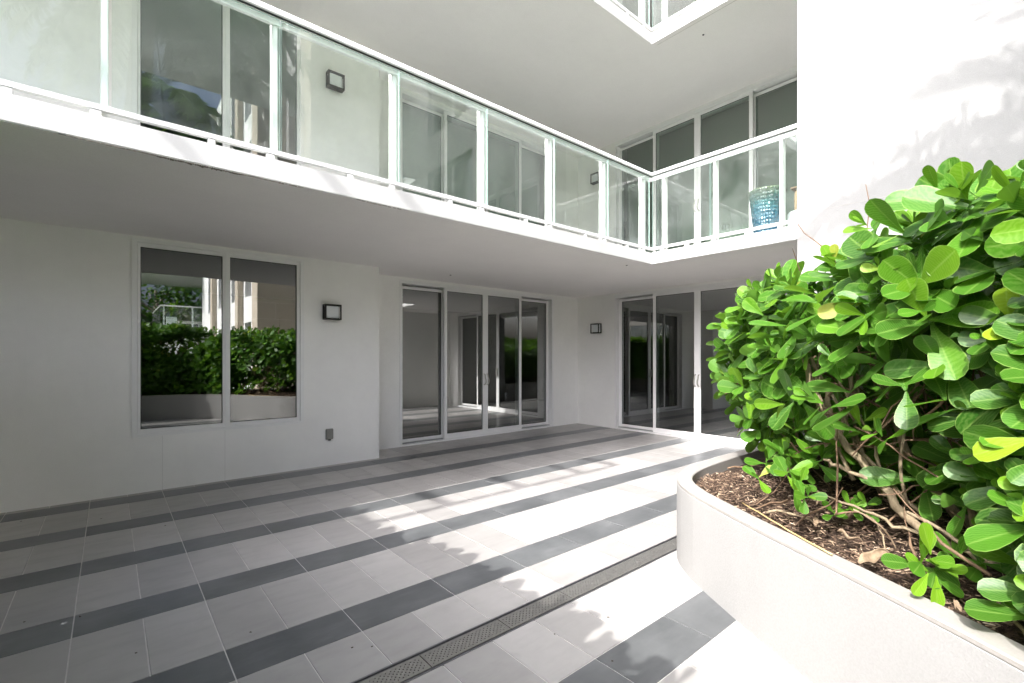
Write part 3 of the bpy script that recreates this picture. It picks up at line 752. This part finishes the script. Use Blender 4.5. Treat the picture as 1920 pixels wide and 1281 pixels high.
# ---- stems placed from the planter soil up into the crown
F_ = Vector((math.cos(R(49.69)), math.sin(R(49.69)))); R_ = Vector((math.sin(R(49.69)), -math.cos(R(49.69))))
def at(px, py, dep):
    u = dep; v = (px - 960) / 889.2 * dep; q = F_ * u + R_ * v; return Vector((q.x, q.y, 1.4 + (669.5 - py) / 889.2 * dep))
def wob(pts, k=4, a=.012):
    out = []
    for i in range(len(pts) - 1):
        for j in range(k):
            t = j / k; p = pts[i].lerp(pts[i + 1], t); out.append(p + Vector([rnd.uniform(-a, a) for _ in range(3)]) * (1 if (i or j) else 0))
    out.append(pts[-1]); return out
def stem(pts, r0, r1, mat='stem', a=.01, parent=None, name='stem', seg=7):
    q = wob(pts, 4, a); rr = [r0 + (r1 - r0) * i / (len(q) - 1) for i in range(len(q))]; rr = [x * rnd.uniform(.74, .95) for x in rr]
    s = MB(); s.tube(q, rr, seg); return pbuild(s, name, M[mat], parent or hg, smooth=True)
stem([at(1785, 1035, 1.95), at(1700, 970, 2.05), at(1630, 880, 2.2), at(1560, 800, 2.35), at(1530, 735, 2.4), at(1500, 650, 2.45)], .027, .014)
stem([at(1800, 1020, 2.1), at(1700, 940, 2.1), at(1610, 840, 2.3), at(1560, 740, 2.4)], .011, .008)
stem([at(1835, 1000, 2.2), at(1760, 930, 2.25), at(1715, 880, 2.35), at(1680, 800, 2.4), at(1650, 640, 2.5)], .030, .018)
stem([at(1760, 1010, 1.9), at(1680, 985, 2.0), at(1600, 950, 2.2), at(1520, 915, 2.4)], .010, .006)
stem([at(1900, 1080, 1.75), at(1840, 1040, 1.75), at(1790, 1010, 1.8), at(1700, 960, 1.9)], .010, .007)
stem([at(1920, 1075, 1.7), at(1870, 1058, 1.7), at(1800, 1030, 1.75)], .013, .008)
stem([at(1850, 1020, 2.3), at(1842, 950, 2.3), at(1830, 850, 2.4), at(1800, 700, 2.5)], .022, .014)
stem([at(1900, 1010, 2.4), at(1890, 900, 2.4), at(1880, 780, 2.5)], .035, .02)
stem([at(1640, 905, 2.15), at(1580, 880, 2.2), at(1545, 862, 2.3)], .012, .008)
stem([at(1560, 790, 2.4), at(1545, 720, 2.5), at(1510, 640, 2.6)], .016, .01); stem([at(1575, 815, 2.35), at(1600, 740, 2.5), at(1580, 640, 2.6)], .016, .01)
for a_, b_, c_ in (((1600, 900, 2.3), (1545, 770, 2.35), (1500, 640, 2.5)), ((1620, 880, 2.35), (1590, 760, 2.4), (1600, 620, 2.5)), ((1560, 880, 2.5), (1530, 740, 2.5), (1545, 600, 2.6)), ((1660, 930, 2.15), (1640, 830, 2.2), (1560, 690, 2.3)), ((1500, 860, 2.8), (1480, 740, 2.8), (1500, 620, 2.8)), ((1700, 950, 2.1), (1690, 840, 2.1), (1720, 700, 2.2))):
    stem([at(*a_), at(*b_), at(*c_)], rnd.uniform(.008, .014), .006)
for i in range(14):      # trunks further in
    x = rnd.uniform(2.7, 4.9); y = rnd.uniform(-.4, 1.3)
    if Vector((x, y)).length < 2.2 or y > .75: continue
    stem([Vector((x, y, .5)), Vector((x + rnd.uniform(-.2, .2), y + rnd.uniform(-.1, .2), .9)), Vector((x + rnd.uniform(-.35, .3), y + rnd.uniform(-.2, .3), 1.35)), Vector((x + rnd.uniform(-.4, .3), y + rnd.uniform(-.2, .35), 1.8))], rnd.uniform(.014, .028), .008)
tw = MB()                # fine twigs: one tangle that nobody could count
for i in range(620):
    x = rnd.uniform(1.9, 4.9); y = rnd.uniform(-.6, 1.75); f = sd_front(OUT)(x, y)
    if f[0] < .18: continue
    z = rnd.uniform(.55, 1.75); p = Vector((x, y, z)); d = Vector((rnd.uniform(-1, 1), rnd.uniform(-1, 1), rnd.uniform(-.2, 1))).normalized(); L_ = rnd.uniform(.2, .6)
    pts = [p]
    for k in range(5):
        d = (d + Vector([rnd.uniform(-.35, .35) for _ in range(3)])).normalized(); pts.append(pts[-1] + d * L_ / 5)
    if min(sd_front(OUT)(q_.x, q_.y)[0] for q_ in pts) < .12 or (pts[-1].y > 1.45) or (y > 1.2 and x < 3.3): continue
    tw.tube(pts, [rnd.uniform(.003, .007)] * 3 + [.003, .0025, .002], 5, cap=False)
for i in range(260):
    x = rnd.uniform(-1.4, 2.0); y = rnd.uniform(-1.7, -.75); p = Vector((x, y, rnd.uniform(.5, .9)))
    tw.tube([p, p + Vector((rnd.uniform(-.1, .1), rnd.uniform(-.1, .1), .4)), p + Vector((rnd.uniform(-.3, .3), rnd.uniform(-.2, .2), .9))], [.012, .009, .005], 5, cap=False)
o = pbuild(tw, 'twigs', M['twig'], hg, smooth=True); tag(o, kind='stuff')
# sprouts low on the stems
def sprout(px, py, dep, size, n=6, ax=None, young=.15):
    Ln.rosette(at(px, py, dep), ax or Vector((-F_.x * .6 + rnd.uniform(-.3, .3), -F_.y * .6 + rnd.uniform(-.3, .3), .7)), size, n, young)
for px, py, dep, sz, n in ((1440, 862, 2.75, .12, 6), (1425, 890, 2.7, .10, 4), (1500, 905, 2.2, .10, 7), (1480, 880, 2.3, .11, 7), (1515, 930, 2.1, .08, 6), (1540, 860, 2.4, .11, 6), (1470, 845, 2.6, .12, 6), (1510, 865, 2.5, .11, 6),
                            (1565, 958, 2.3, .075, 6), (1600, 950, 2.25, .085, 7), (1625, 945, 2.25, .08, 6), (1735, 1050, 1.72, .125, 7), (1760, 1065, 1.70, .11, 5), (1800, 1040, 1.74, .11, 6), (1850, 1050, 1.66, .105, 6), (1880, 1035, 1.68, .075, 5), (1495, 800, 2.5, .13, 6), (1580, 820, 2.3, .13, 6), (1620, 790, 2.1, .15, 6)):
    sprout(px, py, dep, sz, n)
for px, py, dep, tx, ty, sz in ((1740, 1075, 1.66, 1725, 1110, .09), (1755, 1080, 1.66, 1762, 1135, .105), (1745, 1040, 1.7, 1740, 985, .12)):
    a = at(px, py, dep); c = at(tx, ty, dep * .985); Ln.P.append(tuple(a)); Ln.X.append(tuple(c - a)); Ln.N.append((-F_.x, -F_.y, .35)); Ln.L.append(sz); Ln.R.append(.85); Ln.W.append(1.0)
Ln.build('foliage', TH, M['leaf'], hg); Lf_.build('far_foliage', TM, M['leaf'], hg)
# left hedge -----------------------------------------------------------
hl = empty('hedge', (-2, 2, .5)); tag(hl, 'dense clipped hedge in the planter on the left edge of the terrace', 'hedge')
L2 = Leaves()
hedge(OUT2, (-3.1, -.5, 0.1, 4.3), 2.1, lambda x, y, z: -.12, 0, 3000, .19, .6, lambda x, y, z: (.7625 * x - .647 * y) < -1.30 * (.647 * x + .7625 * y), 21, L2, L2)
L2.build('foliage', TLo, M['leaf'], hl)
tw = MB()
for i in range(90):
    p = Vector((rnd.uniform(-3, -1.2), rnd.uniform(.5, 3.8), .4)); tw.tube([p, p + Vector((rnd.uniform(-.2, .3), rnd.uniform(-.2, .2), .7)), p + Vector((rnd.uniform(-.3, .4), rnd.uniform(-.3, .3), 1.5))], [.02, .014, .007], 5, cap=False)
tag(pbuild(tw, 'twigs', M['twig'], hl, smooth=True), kind='stuff')
s = MB(); s.box(-3.2, -1.2, .45, 3.8, .3, .47); pbuild(s, 'soil', M['soil'], pl2)

# ================================================================ litter in the planter
fO = sd_front(OUT)
vs = []; fs = []; tt = []
cnt = 0
while cnt < 8000:
    x = rnd.uniform(1.9, 4.4); y = rnd.uniform(-.2, 1.85); d, _ = fO(x, y)
    if d < .115 or (x * x + y * y) > 16: continue
    if rnd.random() > 1.25 - d * .9: continue
    cnt += 1
    z = .475 + .10 * min(1, max(0, d - .105) * 2.2) + rnd.uniform(-.002, .02); l = rnd.uniform(.004, .019); w2 = rnd.uniform(.0012, .0045)
    a = rnd.uniform(0, 6.28); c, s_ = math.cos(a), math.sin(a); tz = rnd.uniform(-.35, .35); n = len(vs)
    for uu, vv, ww in ((-1, -1, 0), (1, -1, 0), (1, 1, 0), (-1, 1, 0), (-.8, 0, 1), (.8, 0, 1)):
        vs.append((x + c * uu * l - s_ * vv * w2, y + s_ * uu * l + c * vv * w2, z + uu * l * tz + ww * .003))
    fs += [(n, n + 1, n + 5, n + 4), (n + 2, n + 3, n + 4, n + 5), (n, n + 4, n + 3), (n + 1, n + 2, n + 5)]
    tt += [rnd.betavariate(1.2, 2.5)] * 6
me = bpy.data.meshes.new('mulch'); me.from_pydata(vs, [], fs); a = me.attributes.new('tint', 'FLOAT', 'POINT'); a.data.foreach_set('value', tt); me.materials.append(M['chip']); me.update()
o = bpy.data.objects.new('mulch', me); COL.objects.link(o); tag(o, 'shredded bark mulch covering the soil of the planter', 'mulch', kind='stuff')
def ats(px, py, z=.56): return at(px, py, (1.4 - z) * 889.2 / (py - 669.5))
def dry_leaf(px, py, dep, ang, ln, label, grp=None, tw_=.5):
    ln *= .62; c = ats(px, py, dep); s = MB(); nl, nc = 13, 5
    for i in range(nl):
        t = i / (nl - 1); w_ = ln * .22 * math.sin(math.pi * min(1, t * .95 + .04)) ** .7
        for j in range(nc):
            q = (j / (nc - 1) - .5) * 2; roll = tw_ * 3.4 * t + q * .9
            y_ = math.sin(roll) * w_; z_ = (1 - math.cos(roll)) * w_ * .8 + .012 * math.sin(t * 9)
            s.v.append((ln * (t - .5), y_, z_ + .012))
    for i in range(nl - 1):
        for j in range(nc - 1): a_ = i * nc + j; s.f.append((a_, a_ + nc, a_ + nc + 1, a_ + 1)); s.mi.append(0)
    o = s.build('dry_leaf', M['dryleaf'], None, smooth=True, recalc=False)
    md = o.modifiers.new('s', 'SOLIDIFY'); md.thickness = .002
    o.location = c; o.rotation_euler = (rnd.uniform(-.4, .4), rnd.uniform(-.3, .3), R(ang)); tag(o, label, 'leaf', grp); return o
dry_leaf(1592, 1012, .57, 100, .16, 'curled brown dry leaf lying on the mulch, round one nearest the coping')
dry_leaf(1590, 975, .60, 60, .20, 'long twisted tan dry leaf leaning on the thin stems above the mulch')
dry_leaf(1550, 950, .60, 150, .19, 'pale crumpled dry leaf highest among the dead leaves, beside the small green sprout')
dry_leaf(1640, 1055, .56, -40, .22, 'narrow brown dry leaf stretched along the coping edge')
dry_leaf(1530, 985, .57, 10, .13, 'small tan dry leaf left of the curled dead leaves', None, .2)
dry_leaf(1800, 1145, .57, 20, .08, 'flat dry leaf below the two bright green hanging leaves', None, .1)
def stick(pts, r0, r1, label, mat='cane', name='twig', cat='twig'):
    q = wob([ats(*p) for p in pts], 3, .003); s = MB(); rr = [r0 + (r1 - r0) * i / (len(q) - 1) for i in range(len(q))]; s.tube(q, rr, 6); o = s.build(name, M[mat], None, smooth=True); tag(o, label, cat); return o
stick([(1392, 943, .555), (1440, 972, .556), (1500, 1008, .557), (1560, 1040, .56)], .003, .004, 'straight yellow cane lying along the inner edge of the coping')
stick([(1438, 962, .56), (1455, 956, .585), (1490, 965, .58), (1520, 975, .575), (1536, 988, .56)], .008, .004, 'knobbly pale root stub lying on the mulch near the planter tip', 'stem')
stick([(1600, 955, .72), (1640, 975, .68), (1655, 1005, .62), (1660, 1040, .56)], .004, .003, 'thin bent tan stalk arching down to the mulch, left of its pair', 'stem')
stick([(1620, 965, .70), (1650, 985, .67), (1672, 1010, .61), (1680, 1032, .56)], .005, .003, 'pale hooked stalk with its tip on the mulch behind the dead leaves', 'dryleaf')
stick([(1872, 1130, .60), (1895, 1155, .585), (1920, 1185, .575), (1940, 1205, .57)], .006, .006, 'thick pale broken twig at the right edge of the mulch', 'dryleaf')
stick([(1890, 1112, .66), (1893, 1135, .62), (1900, 1158, .575)], .004, .003, 'short brown twig standing up from the mulch at the right', 'stem')
# leaf bits on the terrace
for i, (px, py) in enumerate(((470, 1186), (190, 870 + 103), (150, 1157), (45, 1167), (1140, 1158), (697, 1213), (40, 978), (255, 1225), (1148, 1240), (660, 1215), (310, 986), (1040, 1190))):
    dep = 1.4 * 889.2 / (py - 669.5); c = at(px, py, dep)
    s = MB(); k = 6; rr = [rnd.uniform(.002, .006) for _ in range(k)]
    s.prism([(rr[j] * math.cos(j * 1.047) * 1.7, rr[j] * math.sin(j * 1.047)) for j in range(k)], 0, .0018)
    o = s.build('leaf_scrap', M['litter'], None); o.location = (c.x, c.y, .0012); o.rotation_euler = (0, 0, rnd.uniform(0, 6))
    tag(o, 'tiny dark leaf scrap lying on the terrace tiles', 'debris', 'dark specks scattered on the tiles')

# ================================================================ things on the lower balcony
def scale_pot():
    r = empty('plant_pot', (6.28, 2.46, 2.80)); tag(r, 'blue green fish-scale glazed pot standing behind the balcony glass', 'pot')
    s = MB(); rows, seg = 26, 48; H = .66
    def rad(z): return .125 + .085 * (z / H) ** .75
    for i in range(rows + 1):
        z = H * i / rows
        for j in range(seg):
            t = 2 * math.pi * (j + .5 * (i % 2)) / seg; bump = 0
            rr = rad(z) + (bump if 0 < i < rows else 0); s.v.append((6.28 + rr * math.cos(t), 2.46 + rr * math.sin(t), 2.80 + z))
    for i in range(rows):
        for j in range(seg): s.f.append((i * seg + j, i * seg + (j + 1) % seg, (i + 1) * seg + (j + 1) % seg, (i + 1) * seg + j)); s.mi.append(0)
    o = pbuild(s, 'pot_body', M['pot'], None, recalc=False)
    for v in o.data.vertices: v.co -= Vector((6.28, 2.46, 2.80))
    o.location = (0, 0, 0); o.parent = r
    s = MB(); s.lathe([(rad(H) - .028, H - .02), (rad(H) - .026, H + .012), (rad(H) + .006, H + .012), (rad(H) + .008, H - .012), (rad(H) - .004, H - .02)], (0, 0, 0), 48); o = s.build('rim', M['pot'], None, smooth=True); o.parent = r
    s = MB(); s.lathe([(.0001, H - .06), (rad(H) - .02, H - .06)], (0, 0, 0), 40); o = s.build('potting_soil', M['soil'], None); o.parent = r
scale_pot()
r = empty('side_table', (6.35, 1.98 + .12, 2.8)); tag(r, 'pale drum side table half hidden at the end of the balcony', 'table')
s = MB(); s.lathe([(.0001, 0), (.13, 0), (.145, .02), (.145, .33), (.135, .345), (.0001, .345)], (6.35, 2.10, 2.8), 32); pbuild(s, 'table_body', M['whitepot'], r, smooth=False)
r = empty('basket', (6.62, 2.12, 2.8)); tag(r, 'brown woven basket chair behind the pale side table', 'basket')
s = MB(); s.box(6.55, 6.95, 1.95, 2.25, 2.80, 3.50); pbuild(s, 'woven_body', M['basket'], r, bevel=.02)
s = MB(); s.tube([(6.53, 1.93, 3.515), (6.53, 2.27, 3.515), (6.97, 2.27, 3.515), (6.97, 1.93, 3.515), (6.53, 1.93, 3.515)], .016, 8); pbuild(s, 'rim', M['dryleaf'], r, smooth=True)
s = MB(); s.lathe([(.0001, 0), (.018, .006), (.03, .025), (.034, .05), (.026, .08), (.014, .105), (.0001, .125)], (0, 0, 0), 16)
o = s.build('seashell', M['shell'], None, smooth=True); o.location = (6.33, 2.16, 3.18); o.rotation_euler = (R(90), 0, R(30)); tag(o, 'pinkish conch shell resting on the pale side table', 'shell')

# ================================================================ palm tree behind the camera
pt = empty('palm_tree', (.2, -1.75, .4)); tag(pt, 'tall date palm standing in the planter behind the terrace', 'palm tree')
s = MB(); pts = []; rr = []
for i in range(40):
    t = i / 39; pts.append(Vector((.2 + .25 * t * t, -1.75 - .05 * t, 0.4 + 6.85 * t))); rr.append((.17 - .03 * t) * (1.06 if i % 2 else .95))
s.tube(pts, rr, 14); pbuild(s, 'trunk', M['trunk'], pt, smooth=True)
PL = Leaves(); fr = MB(); C0 = Vector((.45, -1.8, 7.3))
tip = leaf_template(4, 3, .5, .25)
fronds = [(rnd.uniform(0, 360) if False else i * 137.5, e) for i, e in enumerate([75, 70, 62, 58, 52, 48, 44, 40, 35, 30, 26, 22, 18, 14, 10, 6, 2, -2, -6, -10, -15, -20, -25, -30, 20, 12, 5, -4, -12, 34, 28, 8])]
fronds = [(a % 360, e) for a, e in fronds if not (15 < a % 360 < 112 and e < 58)] + [(65, 14), (72, 18), (60, 10), (70, -4), (150, -20), (165, 5), (130, 10), (10, -5), (-15, -18), (0, 20), (118, -12), (176, -35), (340, -38), (30, -44), (15, -30), (355, -48), (120, -38), (5, -58), (25, -62), (330, -30), (345, -20), (-5, -68), (12, -45)]
for az, el in fronds:
    az = R(az); el = R(el); d = Vector((math.cos(az) * math.cos(el), math.sin(az) * math.cos(el), math.sin(el))); L_ = rnd.uniform(2.3, 2.9) + (.45 if 56 < math.degrees(az) < 74 and math.degrees(el) > 8 else 0); p = C0.copy(); q = [p.copy()]; K = 16
    side = Vector((-math.sin(az), math.cos(az), 0))
    el0 = el
    for k in range(K):
        d = (d + Vector((0, 0, -.075))).normalized(); p = p + d * L_ / K; q.append(p.copy())
        if k < 2: continue
        up = side.cross(d) * -1; up = up.normalized() * (1 if up.z > 0 else -1)
        for sub in range(4):
            pp = p - d * (L_ / K) * sub / 4
            for sg in (-1, 1):
                t = k / K; ll = .46 * math.sin(math.pi * min(1, .25 + t * .72)) ** .6 + .05
                dd = side * sg * (1.0) + d * (.55 + t * .7) + up * rnd.uniform(.0, .5) + Vector((0, 0, -.1))
                PL.P.append(tuple(pp)); PL.X.append(tuple(dd)); PL.N.append(tuple(up + side * rnd.uniform(-.4, .4))); PL.L.append(ll * rnd.uniform(.85, 1.1)); PL.R.append(rnd.uniform(0, .8)); PL.W.append(.16 if (56 < math.degrees(az) < 74 and 8 < math.degrees(el) < 27) else .11)
    fr.tube(q, [.02 * (1 - .85 * i / K) + .002 for i in range(K + 1)], 5, cap=False)
pbuild(fr, 'frond_ribs', M['palm'], pt, smooth=True); PL.build('fronds', tip, M['palm'], pt, smooth=False)

# ================================================================ the wing across the courtyard (seen mirrored in the windows)
wg = empty('courtyard_wing', (3.5, -3.9, 0)); tag(wg, 'beige stone and white rendered building wing reflected in the window', 'building')
FW = Fr((3.5, -3.9, 0), (0, -1, 0), (-1, 0, 0))     # facade facing -X, u goes away
H4 = 12.0
s = MB(); s.box(3.5, 5.55, -4.3, -3.9, -.4, H4); pbuild(s, 'stone_wall', M['stone'], wg)
s = MB(); s.box(3.5, 3.9, -4.65, -4.3, -.4, H4); pbuild(s, 'stone_return', M['stone'], wg)
holes = []
for fl in range(4):
    for (a, c) in ((.85, 1.75), (3.1, 4.1), (5.9, 6.9), (8.6, 9.6)): holes.append((a, c, fl * 2.955 + .45, fl * 2.955 + 2.55))
wall(FW, .75, 11.5, -.4, H4, holes, t=.3, name='white_facade', mat='farwhite', parent=wg)
for (a, c, z0, z1) in holes:
    f_ = frame_rect(FW, a, c, z0, z1, -.2, -.14, .05, 'window', wg)
    pane(FW, a + .05, (a + c) / 2 - .02, z0 + .05, z1 - .05, -.17, f_, 'winglass'); pane(FW, (a + c) / 2 + .02, c - .05, z0 + .05, z1 - .05, -.17, f_, 'winglass')
    s = MB(); s.lbox(FW, (a + c) / 2 - .0195, (a + c) / 2 + .0195, -.2, -.14, z0 + .05, z1 - .05); pbuild(s, 'mullion', M['alu'], f_)
s = MB()
for a in (2.0, 4.6, 7.3): s.lbox(FW, a, a + .45, 0.001, .18, -.4, H4)
pbuild(s, 'stone_pilaster', M['stone'], wg)
s = MB(); s.box(3.82, 12.3, -15.4, -4.66, -.4, H4 - .1); pbuild(s, 'room_interior', M['room'], wg)
# far balcony with lounge chair
fb = empty('far_balcony', (1.8, -15.5, 0)); tag(fb, 'far balcony with glass railing and roof slab mirrored in the left window pane', 'balcony')
s = MB(); s.box(1.75, 8, -21, -15.5, 2.55, 2.8); pbuild(s, 'floor_slab', M['slab'], fb)
s = MB(); s.box(1.2, 8, -22, -15.1, 5.6, 5.85); pbuild(s, 'roof_slab', M['slab'], fb)
s = MB(); s.box(4.2, 8, -21, -18, -.4, 5.6); pbuild(s, 'balcony_wall', M['farwhite'], fb)
s = MB(); s.tube([(1.85, -21, 3.86), (1.85, -15.6, 3.86), (5.5, -15.6, 3.86)], .035, 8); pbuild(s, 'handrail', M['alu'], fb)
s = MB(); s.box(1.83, 1.85, -21, -15.65, 2.85, 3.8); s.box(1.9, 5.5, -15.62, -15.6, 2.85, 3.8); pbuild(s, 'glass_panel', M['railglass'], fb)
for xx in (1.95, 3.1, 4.3): s = MB(); s.box(xx, xx + .06, -15.7, -15.64, 2.8, 3.84); pbuild(s, 'post', M['alu'], fb)
s = MB(); s.box(1.75, 8, -21, -15.5, -.4, 2.55); pbuild(s, 'base_wall', M['farwhite'], fb)
s = MB(); s.box(4.1, 4.2, -20.5, -19.0, 2.85, 5.2); s.box(4.3, 5.2, -18, -17.95, 2.85, 5.2); pbuild(s, 'door_glass', M['winglass'], fb)
ch = empty('lounge_chair', (3.2, -16.6, 2.8)); tag(ch, 'white reclining lounge chair on the mirrored far balcony', 'lounger')
s = MB(); s.box(2.6, 3.6, -16.9, -16.3, 3.1, 3.2); pbuild(s, 'seat', M['lounger'], ch)
s = MB(); s.prism([(3.6, -16.9), (3.6, -16.3), (3.61, -16.3), (3.61, -16.9)], 3.1, 3.11)
s.v += [(3.6, -16.9, 3.12), (3.6, -16.3, 3.12), (4.1, -16.3, 3.6), (4.1, -16.9, 3.6), (3.65, -16.9, 3.05), (3.65, -16.3, 3.05), (4.15, -16.3, 3.54), (4.15, -16.9, 3.54)]
s.f += [(8, 9, 10, 11), (12, 15, 14, 13), (8, 12, 13, 9), (10, 14, 15, 11), (9, 13, 14, 10), (8, 11, 15, 12)]; s.mi += [0] * 6
pbuild(s, 'backrest', M['lounger'], ch)
s = MB()
for xx in (2.65, 3.5):
    for yy in (-16.85, -16.38): s.box(xx, xx + .04, yy, yy + .04, 2.8, 3.1)
pbuild(s, 'legs', M['alu'], ch)
pp = empty('plant_pot', (2.3, -15.95, 2.8)); tag(pp, 'square white pot with spiky plant at the corner of the mirrored balcony', 'pot')
s = MB(); s.box(2.1, 2.5, -16.15, -15.75, 2.8, 3.35); pbuild(s, 'pot_body', M['whitepot'], pp)
q = Leaves()
for i in range(26):
    a = rnd.uniform(0, 6.28); q.P.append((2.3, -15.95, 3.33)); q.X.append((math.cos(a) * .4, math.sin(a) * .4, 1)); q.N.append((math.cos(a), math.sin(a), .1)); q.L.append(rnd.uniform(.5, .8)); q.R.append(rnd.uniform(.6, 1)); q.W.append(.25)
q.build('spiky_leaves', TLo, M['leaf'], pp)

# west wing, out of frame on the left, kept low to let more sky light in
ww = empty('west_wing', (-7.5, 2, 0)); tag(ww, 'low white building wing closing the left side of the courtyard', 'building')
FWW = Fr((-6.6, -5, 0), (0, 1, 0), (1, 0, 0))
hs = [(a, a + 1.6, z + .45, z + 2.5) for a in (1.0, 3.6, 6.2, 8.8) for z in (0,)]
wall(FWW, 0, 11.2, -.4, 3.1, hs, t=.3, name='white_wall', mat='farwhite', parent=ww)
for (a, c, z0, z1) in hs:
    f_ = frame_rect(FWW, a, c, z0, z1, -.2, -.14, .05, 'window', ww); pane(FWW, a + .05, c - .05, z0 + .05, z1 - .05, -.17, f_, 'winglass')
s = MB(); s.box(-12, -6.9, -5, 6.2, -.4, 3.0); pbuild(s, 'room_interior', M['room'], ww)
tr = empty('shadow_trellis', (-5, 2.2, 6.2)); tag(tr, 'white metal trellis frame on two tall posts, projecting in front of the left wing', 'trellis')
s = MB()  # trellis added out of view to throw the grid of bar shadows
s.box(-6.6, -1.9, 2.05, 2.11, 6.17, 6.23); s.box(-6.6, -1.9, 2.98, 3.04, 6.17, 6.23)
pbuild(s, 'long_bar', M['alu'], tr)
for yy in (2.08, 3.01): s = MB(); s.box(-6.5, -6.44, yy - .03, yy + .03, -.05, 6.17); pbuild(s, 'trellis_post', M['alu'], tr)
for xx in (-5.3, -4.5, -3.55, -2.6, -1.96): s = MB(); s.box(xx, xx + .07, 2.11, 2.98, 6.165, 6.235); pbuild(s, 'cross_bar', M['alu'], tr)

# ================================================================ trees beyond (seen mirrored)
def tree(x, y, h, rad, label, seed):
    rr = random.Random(seed); t = empty('broadleaf_tree', (x, y, -.5)); tag(t, label, 'tree', 'trees beyond the courtyard')
    s = MB(); s.tube([(x, y, -.5), (x + .1, y, h * .35), (x - .1, y + .1, h * .7)], [.28, .2, .08], 9); pbuild(s, 'trunk', M['trunk'], t, smooth=True)
    s = MB()
    for i in range(7):
        a = rr.uniform(0, 6.28); z = h * rr.uniform(.3, .6); s.tube([(x, y, z), (x + math.cos(a) * rad * .4, y + math.sin(a) * rad * .4, z + h * .15), (x + math.cos(a) * rad * .75, y + math.sin(a) * rad * .75, z + h * .25)], [.1, .06, .02], 6, cap=False)
    pbuild(s, 'limbs', M['trunk'], t, smooth=True)
    q = Leaves(); cl = [(Vector((rr.gauss(0, .45), rr.gauss(0, .45), rr.uniform(-.55, .6))), rr.uniform(.25, .5)) for _ in range(34)]
    for i in range(2600):
        c, r0 = rr.choice(cl); v = Vector([rr.gauss(0, 1) for _ in range(3)]).normalized() * r0 * rr.uniform(.6, 1); p = c + v
        q.P.append((x + p.x * rad, y + p.y * rad, h * .6 + p.z * h * .45)); q.X.append((rr.uniform(-1, 1), rr.uniform(-1, 1), rr.uniform(-.6, .6))); q.N.append((v.x, v.y, v.z + .8)); q.L.append(rr.uniform(.25, .5)); q.R.append(rr.random() * .9); q.W.append(1.2)
    q.build('crown', TLo, M['tree'], t, smooth=False)
for i, (x, y, h, rd, lb) in enumerate(((-3, -26, 9, 3.6, 'dark leafy tree farthest left beyond the far balcony'), (2.5, -28, 8.5, 3.8, 'leafy tree straight behind the far balcony'), (8, -29, 9.5, 4, 'leafy tree behind the far building wing'), (-9, -22, 9, 3.6, 'dark leafy tree at the left courtyard entrance'))):
    tree(x, y, h, rd, lb, 40 + i)
